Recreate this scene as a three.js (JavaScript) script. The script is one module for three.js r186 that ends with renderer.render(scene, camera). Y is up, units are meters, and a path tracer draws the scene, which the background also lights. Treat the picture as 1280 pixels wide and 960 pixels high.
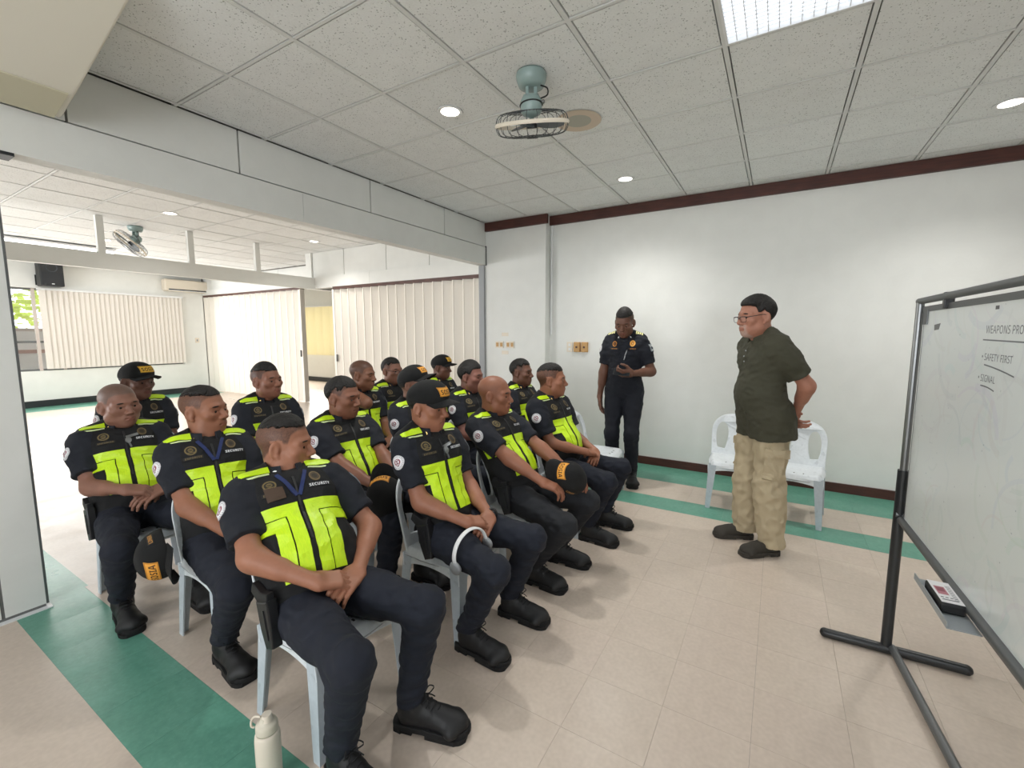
import * as THREE from 'three';
import { mergeGeometries, mergeVertices } from 'three/addons/utils/BufferGeometryUtils.js';
import { RoundedBoxGeometry } from 'three/addons/geometries/RoundedBoxGeometry.js';
import { RectAreaLightUniformsLib } from 'three/addons/lights/RectAreaLightUniformsLib.js';
import { createNoise3D } from 'simplex-noise';

// ---------------------------------------------------------------- camera, light, exposure
const scene = new THREE.Scene();
const F = 553;                                            // focal length in pixels of a 1280 x 960 frame
const camera = new THREE.PerspectiveCamera(2 * Math.atan(480 / F) * 180 / Math.PI, 4 / 3, 0.05, 60);
camera.position.set(0, 1.45, 0);
camera.rotation.order = 'YXZ';
camera.rotation.y = THREE.MathUtils.degToRad(31);
camera.rotation.x = -Math.atan(62 / F);
const renderer = new THREE.WebGLRenderer({ antialias: true });
renderer.toneMapping = THREE.LinearToneMapping;
renderer.toneMappingExposure = 0.9;
renderer.shadowMap.enabled = true;
RectAreaLightUniformsLib.init();
scene.background = new THREE.Color(0.95, 1.0, 1.05).multiplyScalar(3.2);   // bright hazy daylight outside

function areaLight(name, w, h, pos, look, color, intensity) {
  const l = new THREE.RectAreaLight(color, intensity, w, h);
  l.name = name; l.position.set(...pos); l.lookAt(...look); scene.add(l); return l;
}
// daylight entering by the windows behind and beside the camera, and by the windows of the far rooms
areaLight('window_daylight', 4.2, 1.5, [-0.4, 1.65, 2.72], [-0.4, 1.35, -1], new THREE.Color(0.97, 0.99, 1.0), 3.7);
areaLight('window_daylight_001', 3.0, 1.45, [-12.35, 1.55, -3.4], [-3, 1.3, -3.2], new THREE.Color(0.98, 0.99, 1.0), 8);
areaLight('window_daylight_002', 3.2, 1.5, [-8.2, 1.6, 2.72], [-8.2, 1.3, -3], new THREE.Color(0.98, 0.99, 1.0), 17);
areaLight('window_daylight_003', 1.9, 1.5, [-12.3, 1.6, -8.45], [-12.3, 1.2, -5.8], new THREE.Color(1, 0.97, 0.9), 14);
// the lamps of the ceiling carry their own lights further down

// ---------------------------------------------------------------- helpers
const rad = THREE.MathUtils.degToRad;
function rng(seed) { let a = seed >>> 0; return () => { a = (a + 0x6D2B79F5) | 0; let t = Math.imul(a ^ (a >>> 15), 1 | a); t = (t + Math.imul(t ^ (t >>> 7), 61 | t)) ^ t; return ((t ^ (t >>> 14)) >>> 0) / 4294967296; }; }
const n3 = createNoise3D(rng(11));
const clamp = (v, a, b) => Math.min(b, Math.max(a, v));
const lerp = (a, b, t) => a + (b - a) * t;
const taken = {};
function numbered(n) { const k = taken[n] || 0; taken[n] = k + 1; return k ? n + '_' + String(k).padStart(3, '0') : n; }
function shadow(o) { o.castShadow = true; o.receiveShadow = true; return o; }
function mesh(name, geo, mat, parent) {
  const g = Array.isArray(geo) ? mergeGeometries(geo.map(norm)) : geo;
  const m = shadow(new THREE.Mesh(g, mat)); m.name = parent === scene ? numbered(name) : name;
  if (parent) parent.add(m); return m;
}
function norm(g) {                                        // the same attributes on all, so that they merge
  let q = g.index ? g.toNonIndexed() : g;
  if (!q.attributes.normal) q.computeVertexNormals();
  if (!q.attributes.uv) q.setAttribute('uv', new THREE.BufferAttribute(new Float32Array(q.attributes.position.count * 2), 2));
  for (const k of Object.keys(q.attributes)) if (!['position', 'normal', 'uv'].includes(k)) q.deleteAttribute(k);
  return q;
}
function group(name, pos, turn = 0) { const g = new THREE.Group(); g.name = numbered(name); g.position.set(...pos); g.rotation.y = turn; scene.add(g); return g; }
function tag(o, label, category, grp, kind) { o.userData.label = label; if (category) o.userData.category = category; if (grp) o.userData.group = grp; if (kind) o.userData.kind = kind; return o; }
function struct(o, label) { o.userData.kind = 'structure'; if (label) o.userData.label = label; return o; }
function box(w, h, d, x = 0, y = 0, z = 0) { const g = new THREE.BoxGeometry(w, h, d); g.translate(x, y, z); uvBox(g); return g; }
function span(x0, x1, y0, y1, z0, z1) { return box(x1 - x0, y1 - y0, z1 - z0, (x0 + x1) / 2, (y0 + y1) / 2, (z0 + z1) / 2); }
function rbox(w, h, d, r, x = 0, y = 0, z = 0, seg = 2) { const g = new RoundedBoxGeometry(w, h, d, seg, r); g.translate(x, y, z); return g; }
function uvBox(g) {                                       // uv in metres
  const p = g.attributes.position, n = g.attributes.normal, u = g.attributes.uv;
  for (let i = 0; i < p.count; i++) {
    const ax = Math.abs(n.getX(i)), ay = Math.abs(n.getY(i)), az = Math.abs(n.getZ(i));
    if (ay >= ax && ay >= az) u.setXY(i, p.getX(i), p.getZ(i)); else if (ax >= az) u.setXY(i, p.getZ(i), p.getY(i)); else u.setXY(i, p.getX(i), p.getY(i));
  }
  return g;
}
function tube(pts, r, seg = 24, rs = 8, closed = false) { return new THREE.TubeGeometry(new THREE.CatmullRomCurve3(pts.map(p => new THREE.Vector3(...p)), closed, 'catmullrom', 0.5), seg, r, rs, closed); }
function bar(a, b, r, rs = 10) { return new THREE.TubeGeometry(new THREE.LineCurve3(new THREE.Vector3(...a), new THREE.Vector3(...b)), 1, r, rs); }
function rod(a, b, r, rs = 12) {                          // a closed round bar
  const A = new THREE.Vector3(...a), B = new THREE.Vector3(...b), L = A.distanceTo(B);
  const g = new THREE.CylinderGeometry(r, r, L, rs); g.translate(0, L / 2, 0);
  g.applyQuaternion(new THREE.Quaternion().setFromUnitVectors(new THREE.Vector3(0, 1, 0), B.clone().sub(A).normalize())); g.translate(...a); return g;
}
function lathe(pts, seg = 32) { return new THREE.LatheGeometry(pts.map(p => new THREE.Vector2(...p)), seg); }
function tex(size, fn, srgb = true, w = size, h = size) {
  const d = new Uint8Array(w * h * 4);
  for (let y = 0; y < h; y++) for (let x = 0; x < w; x++) { const c = fn(x / w, y / h, x, y), i = (y * w + x) * 4; d[i] = c[0]; d[i + 1] = c[1]; d[i + 2] = c[2]; d[i + 3] = 255; }
  const t = new THREE.DataTexture(d, w, h); t.magFilter = THREE.LinearFilter; t.minFilter = THREE.LinearMipmapLinearFilter; t.generateMipmaps = true;
  t.wrapS = t.wrapT = THREE.RepeatWrapping; if (srgb) t.colorSpace = THREE.SRGBColorSpace; t.needsUpdate = true; return t;
}
function canvasTex(w, h, draw) {
  const c = document.createElement('canvas'); c.width = w; c.height = h; draw(c.getContext('2d'), w, h);
  const t = new THREE.CanvasTexture(c); t.colorSpace = THREE.SRGBColorSpace; return t;
}
// noise that repeats over the unit square
function tnoise(u, v, f, seed) {
  f = Math.max(2, Math.round(f)); const x = u * f, y = v * f, i = Math.floor(x), j = Math.floor(y), a = x - i, b = y - j;
  const g = (p, q, dx, dy) => { p = ((p % f) + f) % f; q = ((q % f) + f) % f; let h = Math.imul(p * 374761393 + q * 668265263 + seed * 974711, 1274126177); h ^= h >>> 13; h = Math.imul(h, 1103515245); h ^= h >>> 16; const t = (h >>> 0) / 4294967296 * 6.2832; return Math.cos(t) * dx + Math.sin(t) * dy; };
  const s = t => t * t * t * (t * (t * 6 - 15) + 10), A = s(a), B = s(b);
  return 1.5 * lerp(lerp(g(i, j, a, b), g(i + 1, j, a - 1, b), A), lerp(g(i, j + 1, a, b - 1), g(i + 1, j + 1, a - 1, b - 1), A), B);
}
function std(o) { return new THREE.MeshStandardMaterial(o); }
function phys(o) { return new THREE.MeshPhysicalMaterial(o); }
const C = h => new THREE.Color(h);

// ---------------------------------------------------------------- materials
const M = {};
{
  const r = rng(5);
  const beige = tex(256, (u, v) => { const a = tnoise(u, v, 3, 1) * 3 + tnoise(u, v, 14, 2) * 3 + tnoise(u, v, 40, 3) * 5; return [205 + a, 190 + a, 175 + a]; });
  const green = tex(256, (u, v) => { const a = tnoise(u, v, 4, 5) * 5 + tnoise(u, v, 22, 6) * 6 + tnoise(u, v, 50, 8) * 4; const s = Math.max(0, tnoise(u, v, 3, 7) - 0.25) * 26 + (tnoise(u, v, 64, 17) > 0.6 ? 7 : 0); return [98 + a + s, 156 + a + s, 136 + a + s]; });
  const rough = tex(128, (u, v) => { const a = 118 + tnoise(u, v, 5, 9) * 26 + tnoise(u, v, 20, 10) * 14; return [a, a, a]; }, false);
  beige.repeat.set(1.6, 1.6); green.repeat.set(1.6, 1.6); rough.repeat.set(0.9, 0.9);
  M.beige = [0, 1, 2, 3].map(i => { const t = beige.clone(); t.offset.set(i * 0.27, i * 0.41); t.rotation = i * 1.57; t.needsUpdate = true; const k = 1 - (i % 3) * 0.006; return std({ map: t, roughnessMap: rough, roughness: 0.75, color: new THREE.Color(k, k * (i === 3 ? 0.993 : 1), k) }); });
  M.green = [0, 1].map(i => { const t = green.clone(); t.offset.set(i * 0.37, i * 0.21); t.needsUpdate = true; return std({ map: t, roughnessMap: rough, roughness: 0.75 }); });
  // mineral-fibre ceiling tile: fine pits
  const pits = []; for (let i = 0; i < 900; i++) pits.push([r(), r(), 0.0018 + r() * 0.0042, 0.6 + r() * 1.3]);
  const field = new Float32Array(512 * 512);
  for (const [px, py, pr, st] of pits) { const R = Math.ceil(pr * 512 * 2); for (let j = -R; j <= R; j++) for (let i = -R; i <= R; i++) { const d = Math.hypot(i * st, j) / 512 / pr; if (d < 1) { const x = (Math.floor(px * 512) + i + 512) % 512, y = (Math.floor(py * 512) + j + 512) % 512; field[y * 512 + x] = Math.max(field[y * 512 + x], 1 - d * d); } } }
  const cmap = tex(512, (u, v, x, y) => { const k = 240 - field[y * 512 + x] * 95 + tnoise(u, v, 5, 21) * 3 + tnoise(u, v, 60, 22) * 4; return [k, k, k - 3]; });
  const cb = tex(512, (u, v, x, y) => { const k = 210 - field[y * 512 + x] * 190 + tnoise(u, v, 70, 23) * 18; return [k, k, k]; }, false);
  cmap.repeat.set(1.66, 1.66); cb.repeat.set(1.66, 1.66);
  M.ceil = [0, 1, 2].map(i => { const a = cmap.clone(), b = cb.clone(); for (const t of [a, b]) { t.offset.set(i * 0.31, i * 0.17); t.needsUpdate = true; } const k = 1 - i * 0.02; return std({ map: a, bumpMap: b, bumpScale: 0.002, roughness: 0.95, color: new THREE.Color(k * 0.985, k, k * 1.02) }); });
  M.grid = std({ color: C('#dfe0de'), roughness: 0.55 });
  const wallMap = tex(512, (u, v) => { const a = tnoise(u, v, 3, 31) * 3 + tnoise(u, v, 16, 32) * 2; return [232 + a, 233 + a, 229 + a]; });
  const wallB = tex(256, (u, v) => { const a = 128 + tnoise(u, v, 30, 33) * 30 + tnoise(u, v, 9, 34) * 40; return [a, a, a]; }, false);
  wallMap.repeat.set(0.5, 0.5); wallB.repeat.set(1.2, 1.2);
  M.wall = std({ map: wallMap, bumpMap: wallB, bumpScale: 0.0012, roughness: 0.62 });
  M.accordion = std({ color: C('#f2ece2'), roughness: 0.5 }); M.foldShade = std({ color: C('#bfb1a0'), roughness: 0.6 });
  M.seam = std({ color: C('#6f706e'), roughness: 0.7 });
  const wood = tex(256, (u, v) => { const g = tnoise(u, v * 8, 8, 41) * 12 + tnoise(u, v, 6, 42) * 8; return [88 + g, 58 + g * 0.7, 50 + g * 0.6]; });
  M.wood = std({ map: wood, roughness: 0.45 });
  M.woodDark = std({ map: wood, color: C('#d9b0a6'), roughness: 0.5 });
  M.blackTrim = std({ color: C('#24282b'), roughness: 0.5 });
  const plast = tex(256, (u, v) => { const a = tnoise(u, v, 4, 51) * 6 + tnoise(u, v, 18, 52) * 5 - (tnoise(u, v, 9, 53) > 0.62 ? 14 : 0); return [228 + a, 234 + a, 238 + a]; });
  plast.repeat.set(3, 3);
  M.chair = std({ map: plast, roughness: 0.42 });
  M.chairWorn = std({ map: plast, color: C('#d5dade'), roughness: 0.55 });
  const weave = tex(128, (u, v, x, y) => { const a = 128 + ((x + y) % 4 < 2 ? 40 : -40) + (tnoise(u, v, 30, 61)) * 40; return [a, a, a]; }, false);
  weave.repeat.set(26, 26);
  const cloth = (hex, rough = 0.85, sheen = 0.1) => phys({ color: C(hex), roughness: rough, bumpMap: weave, bumpScale: 0.0006, sheen, sheenRoughness: 0.6, sheenColor: C(hex).lerp(C('#8890a0'), 0.35) });
  M.navy = cloth('#151a27'); M.navyShirt = cloth('#151923'); M.black = cloth('#0f1012'); M.capCloth = cloth('#0f1011', 0.9, 0.05);
  M.charcoal = cloth('#1d1f24'); M.olive = cloth('#403f31', 0.9); M.khaki = cloth('#b8a98c', 0.9, 0.1); M.navyDark = cloth('#10141f');
  const viz = tex(128, (u, v, x, y) => { const q = ((x + y) % 16 < 1 || (x - y + 256) % 16 < 1) ? -16 : 0; const a = tnoise(u, v, 12, 71) * 10; return [208 + a + q, 246 + a * 0.4 + q, 22 + a + q * 0.3]; });
  viz.repeat.set(1, 1);
  M.viz = phys({ map: viz, roughness: 0.45, clearcoat: 0.3, clearcoatRoughness: 0.4 });
  M.vizPale = std({ color: C('#dff0b0'), roughness: 0.5 });
  M.boot = phys({ color: C('#121214'), roughness: 0.58, clearcoat: 0.08, clearcoatRoughness: 0.5 });
  M.sole = std({ color: C('#0e0e0f'), roughness: 0.8 });
  M.lace = std({ color: C('#1a1a1c'), roughness: 0.9 });
  M.shoe = std({ color: C('#3a3630'), roughness: 0.8 });
  M.hair = std({ color: C('#15120f'), roughness: 0.7 });
  M.hairGrey = std({ color: C('#b9b2a8'), roughness: 0.85 });
  M.eyeWhite = phys({ color: C('#d9d0c6'), roughness: 0.25 });
  M.iris = phys({ color: C('#1c110b'), roughness: 0.15 });
  M.gun = phys({ color: C('#16171a'), roughness: 0.42, clearcoat: 0.2 });
  M.steel = std({ color: C('#8d8f90'), metalness: 0.9, roughness: 0.32 });
  M.steelDull = std({ color: C('#77797a'), metalness: 0.75, roughness: 0.45 });
  M.gold = std({ color: C('#d8b46a'), metalness: 0.7, roughness: 0.35 });
  M.white = std({ color: C('#e9eaea'), roughness: 0.4 });
  M.greyPlastic = std({ color: C('#9a9da0'), roughness: 0.5 });
  M.blueStrap = std({ color: C('#22305f'), roughness: 0.8 });
  M.brownCard = std({ color: C('#4a382a'), roughness: 0.7 });
  M.fanGreen = phys({ color: C('#8ea3a0'), roughness: 0.38, clearcoat: 0.3 });
  M.wire = std({ color: C('#565a5c'), metalness: 0.6, roughness: 0.4 });
  M.cream = std({ color: C('#e6dccb'), roughness: 0.5 });
  M.acShell = std({ color: C('#ebe6d8'), roughness: 0.55 });
  M.blackPlastic = std({ color: C('#191a1c'), roughness: 0.5 });
  M.darkMetal = phys({ color: C('#202325'), roughness: 0.35, clearcoat: 0.2 });
}
// ---------------------------------------------------------------- the room shell
const H = 2.85, ZB = -4.95, XP = -3.28, XF = -12.65;      // ceiling, back wall, plane of the dividing beam, far wall
// floor: slab, and the vinyl tiles one by one where they can be told apart
{
  const fl = struct(new THREE.Group(), 'beige vinyl tile floor with green tile bands'); fl.name = 'floor'; scene.add(fl);
  const T = 0.305, gap = 0.0008;
  mesh('slab', box(19, 0.1, 12.2, -5.2, -0.056, -2.9), std({ color: C('#6f675d'), roughness: 0.9 }), fl);
  const geo = {};
  const tile = (w, d) => { const k = w.toFixed(3) + d.toFixed(3); return geo[k] || (geo[k] = uvBox(new THREE.BoxGeometry(w - gap, 0.006, d - gap))); };
  const r = rng(3);
  // rows counted from the near green band: -0.505 -> -0.81 green, then beige rows ... the second green band at about -3.7
  const edges = []; { let q = -0.505; for (let i = 0; i < 11; i++) { edges.push([q, i === 0 ? 'g' : 'b', 0.2895]); q -= 0.2895; } edges.push([q, 'g', 0.28]); q -= 0.28; edges.push([q, 'b', 0.225]); q -= 0.225; edges.push([q, 'b', 0.225]); q -= 0.225; edges.push([q, 'g', (q - ZB) / 2]); edges.push([q - (q - ZB) / 2, 'g', (q - ZB) / 2]); }
  for (const [q, c, d] of edges) {
    for (let x = -3.36, i = 0; i < 17; i++, x += 0.305) {
      const px = x, m = mesh('floor_tile', tile(0.305, d), c === 'g' ? M.green[Math.floor(r() * 2)] : M.beige[Math.floor(r() * 4)], fl);
      m.position.set(px + 0.1525, -0.003, q - d / 2);
    }
  }
  // the rest of the floor, too far or out of sight to tell tiles apart
  const rest = (x0, x1, z0, z1, mat) => mesh('floor_sheet', span(x0, x1, -0.006, 0, z0, z1), mat, fl);
  const x1 = -3.36 + 17 * 0.305;
  rest(x1, 4.1, ZB, -0.505, M.beige[0]); rest(-3.36, 4.1, -0.505, 2.9, M.beige[1]);
  rest(XF, -3.36, -0.505, 2.9, M.beige[0]); rest(-11.9, -3.36, -5.75, -0.81, M.beige[2]); rest(XF, -3.36, -0.81, -0.505, M.green[0]);
  rest(XF, -11.9, -5.75, -0.81, M.green[0]); rest(-14.5, -3.36, -8.8, -5.75, M.beige[0]);
}
// ceiling: slab, suspended grid and its tiles
const ceiling = struct(new THREE.Group(), 'suspended ceiling of grey-white mineral tiles in a metal grid'); ceiling.name = 'ceiling'; scene.add(ceiling);
const PX = 0.588, PZ = 0.56, X0 = -0.31, Z0 = -1.42;
{
  mesh('slab', box(19, 0.12, 12.2, -5.2, H + 0.11, -2.9), std({ color: C('#7a7976'), roughness: 0.95 }), ceiling);
  const r = rng(8), geos = {};
  const tg = (w, d) => { const k = w.toFixed(3) + '_' + d.toFixed(3); return geos[k] || (geos[k] = uvBox(new THREE.BoxGeometry(w, 0.014, d))); };
  const xl = []; for (let i = -5; i <= 4; i++) xl.push(X0 + PX * i); xl.unshift(XP - 0.03);
  const zl = [0.26]; for (let i = -2; i <= 6; i++) zl.push(Z0 - PZ * i); zl.push(ZB);
  const skip = (i, j) => Math.abs(xl[i] - X0) < 0.01 && zl[j] < -1.3 && zl[j] > -2.1;             // the light panel
  const field = (xs, zs, hole) => {
    for (let i = 0; i + 1 < xs.length; i++) for (let j = 0; j + 1 < zs.length; j++) {
      if (hole && hole(i, j)) continue;
      const w = xs[i + 1] - xs[i] - 0.035, d = zs[j] - zs[j + 1] - 0.03; if (w < 0.05 || d < 0.05) continue;
      const m = mesh('ceiling_tile', tg(w, d), M.ceil[Math.floor(r() * 3)], ceiling);
      m.position.set((xs[i] + xs[i + 1]) / 2, H + 0.0105 + (r() - 0.5) * 0.003, (zs[j] + zs[j + 1]) / 2);
    }
    for (let i = 1; i < xs.length; i++) mesh('grid_bar', span(xs[i] - 0.011, xs[i] + 0.011, H, H + 0.03, zs[zs.length - 1], zs[0]), M.grid, ceiling);
    for (let j = 1; j + 1 < zs.length; j++) mesh('grid_bar', span(xs[0], xs[xs.length - 1], H + 0.0012, H + 0.03, zs[j] - 0.008, zs[j] + 0.008), M.grid, ceiling);
  };
  field(xl, zl, (i, j) => i >= 1 && Math.abs(xl[i] - X0) < 0.01 && zl[j] < -1.38 && zl[j] > -2.1);
  const fx = []; for (let x = XP - 0.12 - PX * 15.8; x < XP - 0.1; x += PX) fx.push(x); fx[0] = XF; fx.push(XP - 0.11);
  const fz = []; for (let k = -1; k < 8; k++) fz.push(Z0 + 0.02 - PZ * k); fz.push(-5.72);
  field(fx, fz);
  // tan ring and grey disc laid on the tiles beside the fan
  const ring = (r0, r1, hex, y) => { const g = new THREE.RingGeometry(r0, r1, 40); g.rotateX(Math.PI / 2); return [g, std({ color: C(hex), roughness: 0.95 }), y]; };
  const [ra, rb] = [ring(0.085, 0.15, '#d8c8b6', 0), ring(0.0005, 0.085, '#b6b4a8', 0)];
  for (const [g, m] of [ra, rb]) { const o = mesh('ring_patch', g, m, ceiling); o.position.set(-1.22, H - 0.0012, -2.88); }
}
// walls
const wallBack = struct(mesh('wall_back', [span(-2.43, 4.2, 0, H + 0.15, ZB - 0.2, ZB)], M.wall, scene), 'white painted wall behind the standing men');
struct(mesh('wall_right', span(4.1, 4.3, 0, H + 0.15, ZB, 2.9), M.wall, scene), 'white side wall out of view');
{
  const w = struct(mesh('wall_pillar', span(XP - 0.1, -2.43, 0, H + 0.15, ZB - 0.2, -4.82), M.wall, scene), 'white wall pillar where the dividing beam ends');
  mesh('corner_bead', span(-2.44, -2.4305, 0.1, 2.73, ZB, -4.835), std({ color: C('#b9bbbb'), roughness: 0.5 }), w);
  mesh('conduit', rod([-2.405, 1.45, ZB + 0.012], [-2.405, 2.74, ZB + 0.012], 0.011), M.white, w);
  mesh('jamb', span(XP - 0.1, XP - 0.02, 0, 2.33, -4.82, -4.79), M.greyPlastic, w);
}
{
  const t = struct(new THREE.Group(), 'dark brown wooden cornice under the ceiling'); t.name = 'trim_1'; scene.add(t);
  mesh('cornice_strip', span(-2.45, 4.1, 2.745, H, ZB, ZB + 0.035), M.woodDark, t);
  mesh('cornice_strip', span(XP + 0.0, -2.40, 2.745, H, -4.82, -4.785), M.woodDark, t);
  const b = struct(new THREE.Group(), 'dark brown wooden skirting board'); b.name = 'baseboard_back'; scene.add(b);
  mesh('skirting_strip', span(-2.43, 4.1, 0, 0.085, ZB, ZB + 0.018), M.woodDark, b);
  mesh('skirting_strip', span(XP, -2.41, 0, 0.085, -4.82, -4.80), M.woodDark, b);
}
// wall behind the camera with its window, closing the rooms
{
  const w = struct(new THREE.Group(), 'wall with windows behind the camera'); w.name = 'wall_front'; scene.add(w);
  const z0 = 2.9, z1 = 3.08;
  mesh('wall_panel', [span(-12.85, 4.3, 0, 0.9, z0, z1), span(-12.85, 4.3, 2.42, H + 0.15, z0, z1), span(-12.85, -9.8, 0.9, 2.42, z0, z1), span(-6.6, -2.5, 0.9, 2.42, z0, z1), span(1.7, 4.3, 0.9, 2.42, z0, z1)], M.wall, w);
  for (const [i, a, b] of [[1, -9.8, -6.6], [2, -2.5, 1.7]]) {
    const g = struct(new THREE.Group(), 'aluminium window with clear panes'); g.name = 'window_' + (i + 1); scene.add(g);
    const n = 4; for (let k = 0; k < n; k++) mesh('pane', span(a + (b - a) * k / n + 0.02, a + (b - a) * (k + 1) / n - 0.02, 0.93, 2.39, z0 + 0.08, z0 + 0.084), phys({ color: C('#ffffff'), transmission: 1, roughness: 0, thickness: 0 }), g);
    for (let k = 0; k <= n; k++) mesh('mullion', span(a + (b - a) * k / n - 0.02, a + (b - a) * k / n + 0.02, 0.9, 2.42, z0 + 0.06, z0 + 0.11), M.steelDull, g);
  }
}
// dividing beam above the opening
{
  const b = struct(new THREE.Group(), 'grey-white boxed beam of the folding partition'); b.name = 'trim_2'; scene.add(b);
  const joints = [2.88, -0.91, -1.79, -2.95, -4.0, -4.82];
  for (let i = 0; i + 1 < joints.length; i++) mesh('beam_panel', span(XP - 0.12, XP - 0.006, 2.566, H, joints[i + 1] + 0.006, joints[i] - 0.006), M.wall, b);
  const low = [2.88, -2.26, -4.82];
  for (let i = 0; i + 1 < low.length; i++) mesh('beam_casing', span(XP - 0.12, XP, 2.335, 2.556, low[i + 1] + 0.0015, low[i] - 0.0015), M.wall, b);
  mesh('beam_core', span(XP - 0.115, XP - 0.045, 2.345, H, -4.815, 2.87), std({ color: C('#777a7a'), roughness: 0.8 }), b);
  mesh('end_plate', span(XP - 0.01, XP + 0.004, 2.33, 2.57, -4.83, -4.805), M.blackTrim, b);
}
// the wall of stacked panels on the near side of the opening
{
  const p = struct(new THREE.Group(), 'grey-white partition pier with steel edge strips'); p.name = 'wall_left'; scene.add(p);
  mesh('panel', span(XP - 0.1, XP, 0.02, 2.33, -0.622, -0.475), M.wall, p);
  for (let k = 0; k < 4; k++) mesh('panel', span(XP - 0.1, XP, 0.02, 2.33, -0.462 + k * 0.84, -0.462 + k * 0.84 + 0.832), M.wall, p);
  mesh('edge_strip', span(XP - 0.104, XP + 0.003, 0.02, 2.33, -0.632, -0.622), M.steelDull, p);
  mesh('edge_strip', span(XP - 0.098, XP - 0.004, 0.02, 2.33, -0.475, -0.462), M.seam, p);
  mesh('kick_plate', span(XP - 0.096, XP - 0.002, 0.0, 0.02, -0.62, 2.88), M.seam, p);
  mesh('floor_sill', span(XP - 0.12, XP + 0.03, 0.0, 0.006, -0.64, 2.88), M.white, p);
  mesh('head_track', span(XP - 0.104, XP + 0.006, 2.318, 2.334, -0.70, 2.88), M.blackTrim, p);
}
// second header across the far room, hung from the ceiling on posts
{
  const b = struct(new THREE.Group(), 'white hanging header beam with ceiling posts across the far room'); b.name = 'trim_3'; scene.add(b);
  mesh('header', span(-7.05, -6.97, 2.23, 2.42, -4.95, 2.88), M.wall, b);
  for (const z of [-0.9, -2.13, -3.08, -3.99]) mesh('post', span(-7.04, -6.98, 2.42, H, z - 0.035, z + 0.035), M.wall, b);
}
// lintel over the first folding partition
{
  const b = struct(new THREE.Group(), 'cream panelled lintel over the folding partitions'); b.name = 'trim_4'; scene.add(b);
  const js = [-7.05, -6.23, -5.25, -4.38, XP - 0.1];
  for (let i = 0; i + 1 < js.length; i++) mesh('lintel_panel', span(js[i] + 0.006, js[i + 1] - 0.006, 2.44, H, ZB - 0.1, ZB - 0.03), M.wall, b);
  mesh('lintel_casing', span(-7.05, -5.6, 2.245, 2.436, ZB - 0.1, ZB), M.wall, b);
  mesh('lintel_casing', span(-5.597, XP - 0.1, 2.245, 2.436, ZB - 0.1, ZB), M.wall, b);
  mesh('lintel_casing', span(XF, -7.2, 2.42, 2.56, -5.85, -5.75), M.wall, b);
  for (let k = 0; k < 5; k++) mesh('lintel_panel', span(XF + k * 1.09, XF + (k + 1) * 1.09 - 0.008, 2.564, H, -5.85, -5.78), M.wall, b);
  mesh('lintel_panel', span(-7.2, -7.05, 2.24, H, -5.85, -4.95), M.wall, b);
}
// folding partitions: every leaf a panel
function accordion(x0, x1, z, top, n, label) {
  const g = group('folding_partition', [(x0 + x1) / 2, 0, z]);
  tag(g, label, 'partition', 'cream folding partitions');
  const w = (x1 - x0) / n, wide = w * 0.72, slim = w - wide, d = 0.085;
  const ga = box(Math.hypot(wide, d), top - 0.05, 0.012), gb = box(Math.hypot(slim, d), top - 0.05, 0.012);
  for (let i = 0; i < n; i++) {
    const x = x0 - (x0 + x1) / 2 + i * w;
    const a = mesh('leaf', ga, M.accordion, g); a.position.set(x + wide / 2, (top - 0.05) / 2 + 0.015, 0); a.rotation.y = Math.atan2(-d, wide) * -1;
    const b = mesh('leaf', gb, M.accordion, g); b.position.set(x + wide + slim / 2, (top - 0.05) / 2 + 0.015, 0); b.rotation.y = -Math.atan2(d, slim);
    mesh('fold_strip', box(0.014, top - 0.05, 0.012, x + wide, (top - 0.05) / 2 + 0.015, -d / 2 - 0.002), M.foldShade, g);  // tan strip paints the shadow line inside each fold
    mesh('fold_strip', box(0.02, top - 0.05, 0.014, x, (top - 0.05) / 2 + 0.015, d / 2 + 0.002), M.accordion, g);
  }
  mesh('track', box(x1 - x0, 0.045, 0.13, 0, top - 0.018, 0), M.wood, g);
  return g;
}
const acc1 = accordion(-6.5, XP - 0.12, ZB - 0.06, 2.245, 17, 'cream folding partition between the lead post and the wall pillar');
mesh('lead_post', box(0.06, 2.2, 0.09, -1.55 - 0.02, 1.11, 0.0), M.accordion, acc1);
mesh('handle', rbox(0.02, 0.12, 0.03, 0.006, -1.52, 1.05, 0.055), M.steelDull, acc1);
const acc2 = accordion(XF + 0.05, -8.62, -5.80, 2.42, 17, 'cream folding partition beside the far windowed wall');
mesh('lead_post', box(0.07, 2.38, 0.1, (-8.62 - XF - 0.05) / 2 - 0.02, 1.2, 0.0), M.accordion, acc2);
mesh('handle', rbox(0.02, 0.14, 0.03, 0.006, (-8.62 - XF - 0.05) / 2 - 0.03, 1.05, 0.065), M.steelDull, acc2);
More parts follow.
